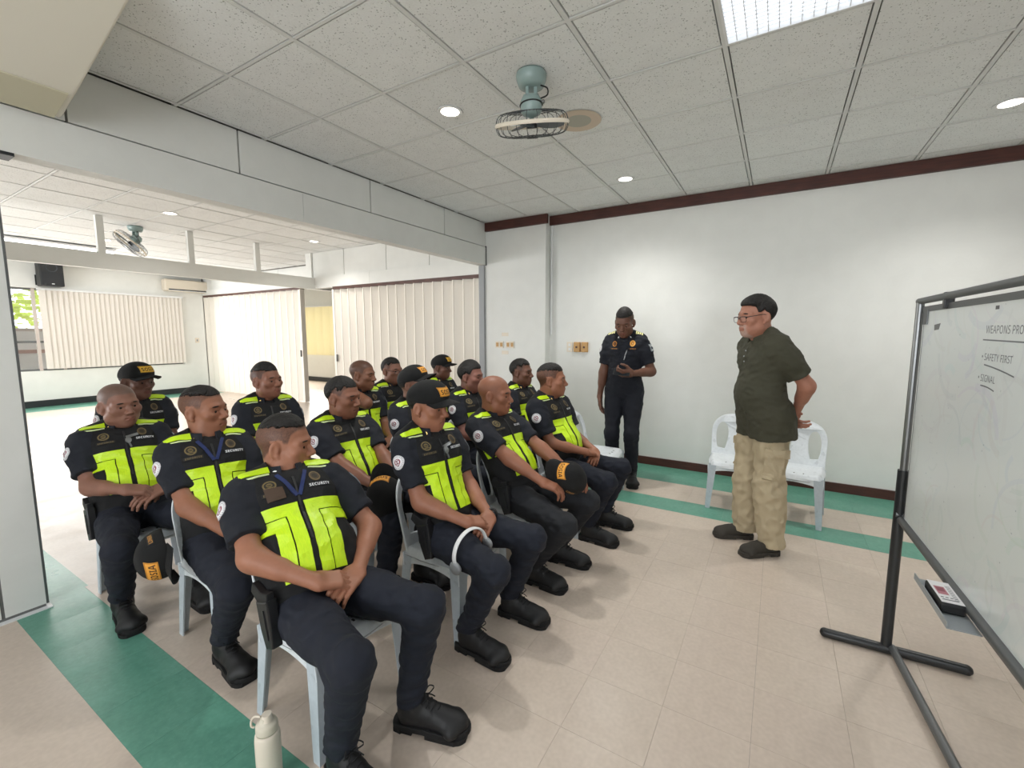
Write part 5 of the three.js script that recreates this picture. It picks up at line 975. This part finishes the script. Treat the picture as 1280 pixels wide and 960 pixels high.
// ---------------------------------------------------------------- plastic chairs, one built and the rest copied
const chair0 = (() => {
  const t = group('plastic_chair', [0, 0, 0]);
  const W = 0.195, SH_ = 0.40;
  // seat: dished sheet with a rolled rim; front at +z
  {
    const n = 22, P = [], I = [], U = [];
    for (let l = 0; l < 2; l++) for (let j = 0; j <= n; j++) for (let i = 0; i <= n; i++) {
      let u = i / n * 2 - 1, v = j / n * 2 - 1; const k = Math.max(Math.abs(u), Math.abs(v)), m = Math.hypot(u, v) || 1, f = lerp(1, k / m, 0.28 * Math.pow(k, 3));
      u *= f; v *= f; const e = Math.max(0, k - 0.86) / 0.14, x = u * (W - 0.012 * v), z = v * 0.19;
      const dish = -0.014 * (1 - u * u) * (1 - v * v) - 0.035 * e * e - (v > 0.7 ? (v - 0.7) * 0.03 : 0);
      P.push(x, SH_ + dish - (l ? 0.005 : 0), z); U.push(x, z);
    }
    const W_ = n + 1, S = W_ * W_;
    for (let l = 0; l < 2; l++) for (let j = 0; j < n; j++) for (let i = 0; i < n; i++) { const o = l * S + j * W_ + i; if (l) I.push(o, o + 1, o + W_ + 1, o, o + W_ + 1, o + W_); else I.push(o, o + W_ + 1, o + 1, o, o + W_, o + W_ + 1); }
    const rim = []; for (let i = 0; i <= n; i++) rim.push(i); for (let j = 1; j <= n; j++) rim.push(j * W_ + n); for (let i = n - 1; i >= 0; i--) rim.push(n * W_ + i); for (let j = n - 1; j > 0; j--) rim.push(j * W_);
    rim.forEach((a, k) => { const b = rim[(k + 1) % rim.length]; I.push(a, b, b + S, a, b + S, a + S); });
    const g = new THREE.BufferGeometry(); g.setAttribute('position', new THREE.Float32BufferAttribute(P, 3)); g.setAttribute('uv', new THREE.Float32BufferAttribute(U, 2)); g.setIndex(I); g.computeVertexNormals();
    const st = mesh('seat', g, M.chair, t);
    for (const [sx, z] of [[-0.06, 0.12], [0, 0.125], [0.06, 0.12]]) mesh('seat_slot', rbox(0.008, 0.003, 0.016, 0.001, sx, SH_ - 0.0075, z), M.blackPlastic, st);
    const ap = new THREE.Shape(); ap.moveTo(-W, 0); ap.lineTo(W, 0); ap.lineTo(W - 0.004, -0.075); ap.quadraticCurveTo(W - 0.05, -0.035, 0, -0.032); ap.quadraticCurveTo(-W + 0.05, -0.035, -W + 0.004, -0.075); ap.closePath();
    const front = new THREE.ExtrudeGeometry(ap, { depth: 0.005, bevelEnabled: false }); front.translate(0, SH_ - 0.03, 0.177);
    const back = front.clone().translate(0, 0, -0.358), l = front.clone().rotateY(Math.PI / 2).translate(-0.395 + 0.0 + 0.19 - 0.195 + 0.2, 0, 0);
    const sideS = ap; const side = new THREE.ExtrudeGeometry(sideS, { depth: 0.005, bevelEnabled: false }); side.scale(0.91, 1, 1); side.rotateY(Math.PI / 2); side.translate(0, SH_ - 0.03, 0);
    mesh('apron', [front, back, side.clone().translate(-W + 0.006, 0, 0), side.clone().translate(W - 0.011, 0, 0)], M.chair, t);
    const pr = canvasTex(256, 32, (c) => { c.fillStyle = '#dfe4e8'; c.fillRect(0, 0, 256, 32); c.fillStyle = '#7d7f84'; c.fillRect(30, 12, 90, 7); c.fillRect(132, 12, 60, 7); });
    mesh('maker_print', box(0.09, 0.012, 0.001, 0, SH_ - 0.045, 0.1835), std({ map: (pr.repeat.set(11, 83), pr.offset.set(0.5, 0.5), pr.wrapS = pr.wrapT = THREE.ClampToEdgeWrapping, pr), roughness: 0.5 }), t);
  }
  // legs: angle section, tapering and splayed
  const leg = (sx, sz) => {
    const P = [], I = [], rows = 6;
    for (let j = 0; j <= rows; j++) {
      const q = j / rows, y = lerp(SH_ - 0.03, 0, q), w = lerp(0.06, 0.036, q), cx = sx * (W - 0.006 + q * 0.012), cz = sz * (0.182 + q * (sz < 0 ? 0.03 : 0.008)), th = 0.006;
      const L = [[0, 0], [-w, 0], [-w, -th], [-th, -th], [-th, -w], [0, -w]];
      for (const [a, b] of L) P.push(cx + sx * a, y, cz + sz * b);
    }
    for (let j = 0; j < rows; j++) for (let i = 0; i < 6; i++) { const a = j * 6 + i, b = j * 6 + (i + 1) % 6; I.push(a, b, b + 6, a, b + 6, a + 6); }
    for (const o of [0, rows * 6]) I.push(o, o + 1, o + 2, o, o + 2, o + 3, o, o + 3, o + 5, o + 3, o + 4, o + 5);
    const g = new THREE.BufferGeometry(); g.setAttribute('position', new THREE.Float32BufferAttribute(P, 3)); g.setIndex(I); let f = g.toNonIndexed();
    if (sx * sz > 0) { const a = f.attributes.position.array; for (let k = 0; k < a.length; k += 9) for (let c = 0; c < 3; c++) { const tt = a[k + 3 + c]; a[k + 3 + c] = a[k + 6 + c]; a[k + 6 + c] = tt; } }
    f.computeVertexNormals(); const uv = new Float32Array(f.attributes.position.count * 2); for (let k = 0; k < f.attributes.position.count; k++) { uv[k * 2] = f.attributes.position.getX(k) + f.attributes.position.getZ(k); uv[k * 2 + 1] = f.attributes.position.getY(k); } f.setAttribute('uv', new THREE.BufferAttribute(uv, 2)); return f;
  };
  for (const sx of [-1, 1]) for (const sz of [-1, 1]) mesh('leg', leg(sx, sz), M.chairWorn, t);
  // backrest: bent sheet with two long openings
  {
    const s = new THREE.Shape(); s.moveTo(-0.182, -0.03); s.lineTo(-0.186, 0.18); s.bezierCurveTo(-0.182, 0.29, -0.12, 0.335, 0, 0.335); s.bezierCurveTo(0.12, 0.335, 0.182, 0.29, 0.186, 0.18); s.lineTo(0.182, -0.03); s.closePath();
    for (const q of [-1, 1]) { const h = new THREE.Path(); h.moveTo(q * 0.08, 0.035); h.lineTo(q * 0.14, 0.045); h.bezierCurveTo(q * 0.162, 0.13, q * 0.162, 0.24, q * 0.11, 0.265); h.bezierCurveTo(q * 0.05, 0.26, q * 0.048, 0.17, q * 0.066, 0.08); h.closePath(); s.holes.push(h); }
    let g = new THREE.ExtrudeGeometry(s, { depth: 0.006, bevelEnabled: true, bevelSize: 0.004, bevelThickness: 0.004, bevelSegments: 2, curveSegments: 18, steps: 1 });
    // finer along the sheet so that it bends smoothly
    const p = g.attributes.position; for (let i = 0; i < p.count; i++) { const x = p.getX(i), y = p.getY(i), z = p.getZ(i), c = 0.05 * (1 - (x / 0.2) ** 2); p.setXYZ(i, x, SH_ + y, -0.17 - y * 0.22 - c * clamp((y + 0.03) * 4, 0, 1) + z); }
    g.computeVertexNormals(); mesh('backrest', g, M.chair, t);
  }
  tag(t, '', 'chair'); return t;
})();
const GC = 'white plastic chairs'; let firstChair = true;
function putChair(x, z, yaw, label) {
  const c = firstChair ? chair0 : chair0.clone(); if (!firstChair) { c.name = numbered('plastic_chair'); scene.add(c); } firstChair = false;
  c.position.set(x, 0, z); c.rotation.y = rad(yaw); c.userData = { label, category: 'chair', group: GC }; return c;
}
putChair(-0.27, -4.12, 4, 'empty white plastic chair against the wall, half hidden behind the khaki trousers');
putChair(0.17, -4.08, -6, 'empty white plastic chair against the wall, nearest the whiteboard');
putChair(-1.36, -3.81, 92, 'empty white plastic chair at the end of the front row beside the uniformed officer');
const seatOf = { A: 'under the guard with clasped hands beside the cream bottle', B: 'under the capped guard with headphones', C: 'under the bald guard', D: 'under the stout crew-cut guard of the front row', E: 'under the guard with a cap hanging at his hip', F: 'under the black-haired guard with a cap on his knee', G: 'under the hidden capped guard', H: 'under the young thick-haired guard', I: 'under the last guard of the second row', J: 'under the grey shaven-headed guard', K: 'under the flat-top guard', L: 'under the guard with a hand at his face', M: 'under the guard in spectacles', N: 'under the furthest capped guard', P: 'under the capped guard behind the grey-haired one' };
for (const q of people) if (seatOf[q.id]) { const a = rad(q.yaw), f = 0.005; putChair(q.pos[0] + Math.sin(a) * f, q.pos[1] + Math.cos(a) * f - 0.05, q.yaw, 'white plastic chair ' + seatOf[q.id]); }

// ---------------------------------------------------------------- whiteboard on its stand
{
  const g = group('whiteboard', [0.52, 0, -2.49], rad(2.2)); tag(g, 'large whiteboard on a steel tube stand with handwritten notes', 'whiteboard');
  const L = 1.85;
  const bt = canvasTex(2048, 1024, (c) => {
    c.fillStyle = '#e3e8e6'; c.fillRect(0, 0, 2048, 1024);
    const r = rng(21); for (let i = 0; i < 260; i++) { c.strokeStyle = `rgba(${190 + r() * 30},${200 + r() * 25},${200 + r() * 25},${0.10 + r() * 0.16})`; c.lineWidth = 3 + r() * 26; const x = r() * 2048, y = r() * 1024, a = r() * 6.3, l = 30 + r() * 160; c.beginPath(); c.moveTo(x, y); c.quadraticCurveTo(x + Math.cos(a) * l, y + Math.sin(a) * l, x + Math.cos(a + 0.8) * l * 1.6, y + Math.sin(a + 0.8) * l * 1.6); c.stroke(); }
    for (let i = 0; i < 120; i++) { c.fillStyle = `rgba(90,100,110,${0.15 + r() * 0.3})`; c.fillRect(r() * 2048, r() * 1024, 2 + r() * 5, 2 + r() * 4); }
    const ink = '#4b5156';
    const write = (s, x, y, size, w) => { c.save(); c.translate(x, y); c.rotate(0.012); c.strokeStyle = ink; c.lineWidth = 4; c.font = `${size}px sans-serif`; c.fillStyle = ink; c.fillText(s, 0, 0, w); c.restore(); };
    write('WEAPONS PROFICIENCY', 640, 110, 36, 400); c.strokeStyle = ink; c.lineWidth = 4; c.beginPath(); c.moveTo(625, 132); c.lineTo(1060, 140); c.stroke();
    write('• SAFETY FIRST', 630, 200, 32, 225); c.beginPath(); c.moveTo(655, 216); c.quadraticCurveTo(760, 224, 860, 242); c.stroke();
    write('• SIGNAL', 620, 272, 32, 125); c.beginPath(); c.moveTo(645, 288); c.quadraticCurveTo(690, 286, 745, 298); c.stroke();
    c.fillStyle = '#1e2225'; c.beginPath(); c.moveTo(135, 72); c.lineTo(210, 66); c.lineTo(196, 92); c.lineTo(140, 96); c.fill(); c.fillRect(690, 20, 26, 12);
  });
  const face = new THREE.PlaneGeometry(L - 0.02, 0.90); face.rotateY(-Math.PI / 2); face.translate(-0.0131, 1.10, L / 2 + 0.03);
  mesh('writing_surface', face, phys({ map: bt, roughness: 0.28, clearcoat: 0.5, clearcoatRoughness: 0.25 }), g);
  mesh('board', box(0.02, 0.92, L, -0.002, 1.10, L / 2 + 0.03), M.white, g);
  mesh('pole', rod([-0.02, 0.03, -0.006], [-0.02, 0.86, -0.006], 0.021), M.darkMetal, g); mesh('pole', rod([-0.02, 0.84, -0.006], [-0.02, 1.585, -0.006], 0.014), M.steel, g);
  mesh('pole', rod([0, 0.03, L], [0, 0.86, L], 0.021), M.darkMetal, g); mesh('pole', rod([0, 0.84, L], [0, 1.585, L], 0.015), M.steel, g);
  mesh('top_rail', rod([-0.02, 1.588, -0.02], [-0.02, 1.588, L + 0.05], 0.0135), M.steelDull, g); mesh('board_edge', box(0.026, 0.022, L, -0.002, 1.553, L / 2), M.steelDull, g);
  mesh('corner_plate', box(0.004, 0.06, 0.05, -0.016, 1.52, 0.06), M.steelDull, g); for (const z of [0.28, 1.4]) mesh('rail_clip', rbox(0.03, 0.06, 0.02, 0.004, -0.012, 1.573, z), M.darkMetal, g);
  mesh('lower_rail', rod([-0.014, 0.64, 0], [-0.014, 0.64, L], 0.017), M.steelDull, g); mesh('lower_edge', box(0.02, 0.03, L, -0.002, 0.655, L / 2), M.steelDull, g);
  mesh('side_edge', box(0.022, 0.92, 0.012, -0.002, 1.10, 0.036), M.steel, g);
  for (const z of [0, L]) { mesh('foot', rod([-0.25, 0.022, z], [0.25, 0.022, z], 0.021), M.darkMetal, g); for (const s of [-1, 1]) { const e = new THREE.SphereGeometry(0.0215, 12, 8); e.translate(s * 0.25, 0.022, z); mesh('foot_cap', e, M.blackPlastic, g); } }
  mesh('foot_rail', rod([0, 0.035, 0.0], [0.1, 0.035, L - 0.02], 0.016), M.steelDull, g);
  const bolt = new THREE.CylinderGeometry(0.014, 0.014, 0.03, 12); bolt.rotateZ(Math.PI / 2); bolt.translate(-0.02, 0.66, 0.0); mesh('bolt', bolt, M.steel, g);
  mesh('marker_tray', [box(0.075, 0.003, 0.3, -0.055, 0.612, 0.68), box(0.003, 0.02, 0.3, -0.092, 0.621, 0.68)], phys({ color: C('#a9afb2'), roughness: 0.35, transmission: 0.25, thickness: 0 }), g);
  const e = group('whiteboard_eraser', [0.52 - 0.029, 0.6138, -2.49 + 0.675], rad(2.2)); tag(e, 'black whiteboard eraser with a white and pink printed label', 'eraser');
  mesh('felt_body', rbox(0.06, 0.034, 0.15, 0.008, 0, 0.017, 0), M.blackPlastic, e);
  const lt = canvasTex(128, 320, (c) => { c.fillStyle = '#e8e6e6'; c.fillRect(0, 0, 128, 320); c.fillStyle = '#b4747f'; c.fillRect(16, 80, 60, 120); c.fillStyle = '#8c4a55'; c.fillRect(24, 96, 44, 60); c.fillStyle = '#55565a'; for (let i = 0; i < 12; i++) c.fillRect(86, 60 + i * 18, 28, 6); for (let i = 0; i < 4; i++) c.fillRect(16 + i * 26, 236, 16, 12); c.fillRect(16, 268, 90, 12); });
  const lg = new THREE.PlaneGeometry(0.054, 0.14); lg.rotateX(-Math.PI / 2); lg.translate(0, 0.0346, 0); mesh('printed_label', lg, std({ map: lt, roughness: 0.4 }), e);
}
// ---------------------------------------------------------------- orbit fans
function orbitFan(pos, tilt, turn, label, drop = 0.0) {
  const g = group('ceiling_fan', pos, turn); tag(g, label, 'fan', 'orbit ceiling fans');
  mesh('ceiling_plate', lathe([[0.0001, 0], [0.08, 0], [0.083, -0.012], [0.08, -0.035], [0.068, -0.065], [0.04, -0.075], [0.0001, -0.075]], 32), M.fanGreen, g);
  mesh('bracket', [rbox(0.02, 0.1, 0.04, 0.006, 0.024, -0.1, 0), rbox(0.02, 0.08, 0.03, 0.006, -0.022, -0.09, 0.01)], M.fanGreen, g);
  mesh('cable', tube([[0.05, -0.07, 0.02], [0.085, -0.09, 0.03], [0.085, -0.125, 0.03], [0.04, -0.14, 0.02]], 0.004, 20, 6), M.blackPlastic, g);
  const h = new THREE.Group(); h.name = 'fan_head'; h.position.set(0, -0.16, 0); h.rotation.set(tilt[0], 0, tilt[1]); g.add(h);
  mesh('motor_housing', lathe([[0.0001, 0.055], [0.04, 0.05], [0.058, 0.02], [0.058, -0.03], [0.045, -0.05], [0.012, -0.06], [0.012, -0.08], [0.0001, -0.08]], 28), M.fanGreen, h);
  const band = new THREE.TorusGeometry(0.06, 0.004, 8, 32); band.rotateX(Math.PI / 2 - 0.35); mesh('band', band, M.blackPlastic, h);
  const kn = new THREE.SphereGeometry(0.011, 12, 8); kn.translate(0.064, 0.01, 0.02); mesh('knob', kn, M.steel, h);
  // cage: rings and wires; the middle ring is a pale band
  const R = 0.2, w = []; const y0 = -0.09;
  const prof = [[0.05, 0.062], [0.13, 0.058], [0.185, 0.045], [R, 0], [0.185, -0.045], [0.12, -0.06], [0.045, -0.062]];
  for (let i = 0; i < 22; i++) { const a = i / 22 * 6.2832; w.push(tube(prof.map(([r, y]) => [Math.cos(a) * r, y0 + y, Math.sin(a) * r]), 0.0017, 18, 5)); }
  mesh('cage_wires', w, M.wire, h);
  for (const [r, y] of [[0.05, 0.062], [0.13, 0.058], [0.12, -0.06], [0.045, -0.062]]) { const t = new THREE.TorusGeometry(r, 0.0022, 6, 40); t.rotateX(Math.PI / 2); t.translate(0, y0 + y, 0); mesh('cage_ring', t, M.wire, h); }
  const mid = lathe([[R + 0.001, y0 - 0.01], [R + 0.006, y0], [R + 0.001, y0 + 0.01], [R - 0.004, y0 + 0.008], [R - 0.004, y0 - 0.008], [R + 0.001, y0 - 0.01]], 48); mesh('rim_band', mid, M.cream, h);
  const cap = new THREE.CylinderGeometry(0.042, 0.03, 0.012, 24); cap.translate(0, y0 - 0.064, 0); mesh('cage_badge', cap, M.wire, h);
  for (let i = 0; i < 3; i++) {
    const s = new THREE.Shape(); s.moveTo(0.02, -0.025); s.bezierCurveTo(0.08, -0.075, 0.15, -0.08, 0.178, -0.03); s.bezierCurveTo(0.19, 0.02, 0.15, 0.06, 0.1, 0.05); s.bezierCurveTo(0.06, 0.045, 0.035, 0.03, 0.02, 0.02); s.closePath();
    const b = new THREE.ExtrudeGeometry(s, { depth: 0.003, bevelEnabled: false, curveSegments: 10 }); b.rotateX(Math.PI / 2 - 0.32); b.rotateY(i * 2.0944); b.translate(0, y0, 0); mesh('blade', b, std({ color: C('#4e5356'), roughness: 0.4 }), h);
  }
  const hub = new THREE.CylinderGeometry(0.028, 0.028, 0.04, 20); hub.translate(0, y0, 0); mesh('hub', hub, M.blackPlastic, h);
  return g;
}
orbitFan([-1.23, H, -2.25], [rad(20), rad(3)], rad(28.6), 'green-grey caged orbit fan hanging from the near ceiling');
orbitFan([-7.29, H, -2.58], [rad(-38), rad(-20)], 0.3, 'tilted caged orbit fan on the far room ceiling beyond the beam');
// ---------------------------------------------------------------- air conditioners, loudspeaker, sockets
{
  const g = group('air_conditioner', [-3.25, 2.85, 0.0]); tag(g, 'large cream ceiling air conditioner at the near end of the dividing beam', 'air conditioner');
  const s = new THREE.Shape(); s.moveTo(0, -0.005); s.lineTo(0, -0.27); s.quadraticCurveTo(0.02, -0.29, 0.06, -0.285); s.lineTo(0.27, -0.235); s.lineTo(0.95, -0.05); s.quadraticCurveTo(0.985, -0.035, 0.98, -0.005); s.closePath();
  const b = new THREE.ExtrudeGeometry(s, { depth: 1.3, bevelEnabled: true, bevelSize: 0.012, bevelThickness: 0.012, bevelSegments: 3 }); b.translate(0, 0, -0.86); mesh('casing', b, M.acShell, g);
  const lo = new THREE.Shape(); lo.moveTo(0.03, -0.302); lo.lineTo(0.26, -0.2505); lo.lineTo(0.258, -0.256); lo.lineTo(0.03, -0.308); lo.closePath(); const fl = new THREE.ExtrudeGeometry(lo, { depth: 1.27, bevelEnabled: false }); fl.translate(0, 0, -0.845); mesh('outlet_flap', fl, std({ color: C('#cfc9b0'), roughness: 0.6 }), g);
}
{
  const g = group('air_conditioner', [XF + 0.0, 2.62, -5.35], Math.PI / 2); tag(g, 'white wall-mounted split air conditioner in the far corner', 'air conditioner');
  mesh('casing', rbox(0.95, 0.28, 0.2, 0.04, 0, 0, 0.1, 4), M.cream, g); mesh('outlet', box(0.8, 0.04, 0.02, 0, -0.11, 0.195), M.blackPlastic, g); mesh('flap', rbox(0.82, 0.012, 0.06, 0.004, 0, -0.125, 0.215), M.white, g); mesh('intake', box(0.8, 0.012, 0.12, 0, 0.14, 0.09), M.greyPlastic, g);
}
{
  const g = group('loudspeaker', [XF + 0.0, 2.62, -2.95], Math.PI / 2); tag(g, 'black loudspeaker bracketed high on the far wall', 'loudspeaker');
  mesh('cabinet', rbox(0.34, 0.46, 0.28, 0.02, 0, 0, 0.22), M.blackPlastic, g); mesh('grille', rbox(0.3, 0.24, 0.012, 0.004, 0, -0.08, 0.362), std({ color: C('#26282b'), roughness: 0.8 }), g);
  mesh('horn', lathe([[0.03, 0], [0.06, 0.02], [0.085, 0.03]], 24).rotateX(Math.PI / 2).translate(0, 0.13, 0.335), std({ color: C('#3a3d44'), roughness: 0.4 }), g);
  mesh('logo_plate', box(0.04, 0.014, 0.004, 0, -0.185, 0.369), M.white, g); mesh('bracket', [rbox(0.06, 0.12, 0.1, 0.01, -0.12, -0.1, 0.05), rbox(0.1, 0.2, 0.01, 0.003, -0.12, -0.1, 0.008)], M.darkMetal, g);
}
function plate(name, pos, w, h, mat, label, parts, turn = 0, grp) { const g = group(name, pos, turn); tag(g, label, 'wall plate', grp); mesh('faceplate', rbox(w, h, 0.01, 0.003, 0, 0, 0.005), mat, g); parts(g); return g; }
const tan = std({ color: C('#c49a62'), roughness: 0.55 });
plate('wall_switch', [-2.16, 1.30, ZB], 0.075, 0.12, M.cream, 'pale wall switch beside the two tan outlet boxes', g => { for (const y of [-0.025, 0.025]) mesh('rocker', rbox(0.025, 0.03, 0.008, 0.002, 0, y, 0.012), M.white, g); });
for (const [x, l] of [[-2.06, 'tan outlet box between the wall switch and its twin'], [-1.965, 'tan outlet box, the one toward the uniformed officer']]) plate('outlet_box', [x, 1.30, ZB], 0.082, 0.12, tan, l, g => { mesh('box_body', rbox(0.078, 0.115, 0.03, 0.006, 0, 0, 0.02), tan, g); const k = new THREE.CylinderGeometry(0.012, 0.012, 0.01, 16); k.rotateX(Math.PI / 2); k.translate(0, 0.0, 0.037); mesh('knob', k, M.wood, g); });
for (const [x, l] of [[-3.08, 'cream double switch on the pillar, the one toward the partition'], [-2.92, 'cream double switch on the pillar, the one toward the corner']]) plate('wall_switch', [x, 1.32, -4.82], 0.12, 0.085, M.cream, l, g => { for (const q of [-0.03, 0.03]) mesh('rocker', rbox(0.035, 0.05, 0.008, 0.002, q, 0, 0.012), tan, g); });
for (const [y, l] of [[1.45, 'small paper notice above the pillar switches'], [1.22, 'small paper notice below the pillar switches']]) { const o = mesh('paper_notice', box(0.1, 0.045, 0.002, 0, 0, 0.001), M.cream, scene); o.position.set(-3.0, y, -4.82); tag(o, l, 'notice', 'paper notices on the pillar'); }
plate('wall_switch', [XF, 1.3, -5.55], 0.09, 0.12, M.cream, 'cream switch on the far wall beside the folding partition', g => mesh('rocker', rbox(0.03, 0.05, 0.008, 0.002, 0, 0, 0.012), M.greyPlastic, g), Math.PI / 2);
// ---------------------------------------------------------------- small things
{
  const g = group('water_bottle', [-1.33, 0, -0.695]); tag(g, 'cream insulated water bottle with a loop lid, standing on the green band', 'bottle');
  mesh('bottle_body', lathe([[0.0001, 0], [0.034, 0], [0.037, 0.006], [0.0375, 0.17], [0.036, 0.185], [0.031, 0.195], [0.0001, 0.195]], 40), M.cream, g);
  mesh('lid', lathe([[0.0001, 0.193], [0.0315, 0.193], [0.0325, 0.2], [0.032, 0.218], [0.028, 0.226], [0.018, 0.23], [0.017, 0.244], [0.0001, 0.246]], 36), std({ color: C('#d9d2c0'), roughness: 0.55 }), g);
  const sp = new THREE.CylinderGeometry(0.014, 0.016, 0.022, 20); sp.translate(0.004, 0.243, 0); mesh('spout_cap', sp, M.cream, g);
  mesh('carry_loop', tube([[-0.01, 0.246, 0.012], [-0.03, 0.243, 0.02], [-0.043, 0.225, 0.024], [-0.045, 0.205, 0.024], [-0.04, 0.199, 0.018]], 0.0035, 20, 8), M.cream, g);
}
function looseCap(pos, up, fwd, label) { const g = group('cap', pos); const Y = V3(...up).normalize(), Z = V3(...fwd); Z.addScaledVector(Y, -Z.dot(Y)).normalize(); g.quaternion.setFromRotationMatrix(new THREE.Matrix4().makeBasis(Y.clone().cross(Z), Y, Z)); tag(g, label, 'cap', 'black peaked caps laid aside'); g.scale.setScalar(1.02); capParts(g); return g; }
looseCap([-1.02, 0.6, -2.36], [0.85, 0.35, 0.35], [-0.1, 0.6, 0.75], 'black peaked cap resting on the bald guard thigh');
looseCap([-1.74, 0.585, -1.6], [0.45, 0.25, 0.85], [-0.3, 0.9, -0.1], 'black peaked cap on the knee of the black-haired guard');
looseCap([-2.27, 0.5, -0.8], [-0.25, -0.1, 0.85], [0.85, -0.3, 0.1], 'black peaked cap hanging at the hip of the crew-cut guard');
{
  const q = folk.B, g = group('headphones', [-1.13, 0.492, -1.52]); g.rotation.set(0, rad(80), rad(12), 'YXZ'); tag(g, 'white over-ear headphones hooked over the capped guard thigh', 'headphones');
  const band = []; for (let i = 0; i <= 20; i++) { const a = lerp(0, Math.PI, i / 20); band.push([Math.cos(a) * 0.098, Math.sin(a) * 0.096, 0]); }
  mesh('headband', tube(band, 0.0055, 40, 8).scale(1, 1, 2.2), M.white, g);
  for (const s of [-1, 1]) { const e = lathe([[0.0001, 0.012], [0.026, 0.01], [0.032, 0], [0.026, -0.012], [0.0001, -0.014]], 24); e.rotateZ(Math.PI / 2); e.translate(s * 0.1, -0.03, 0); mesh('ear_cup', e, M.greyPlastic, g); mesh('arm', rod([s * 0.098, 0.004, 0], [s * 0.1, -0.015, 0], 0.006), M.white, g); }
}
{
  const g = group('phone', [-1.235, 1.1, -4.035]); g.rotation.set(rad(-40), rad(8), 0); tag(g, 'dark phone held in the uniformed officer hand', 'phone');
  mesh('phone_body', rbox(0.15, 0.075, 0.009, 0.004), M.blackPlastic, g); mesh('phone_screen', box(0.14, 0.066, 0.001, 0, 0, 0.005), phys({ color: C('#20242a'), roughness: 0.1 }), g);
}
renderer.render(scene, camera);
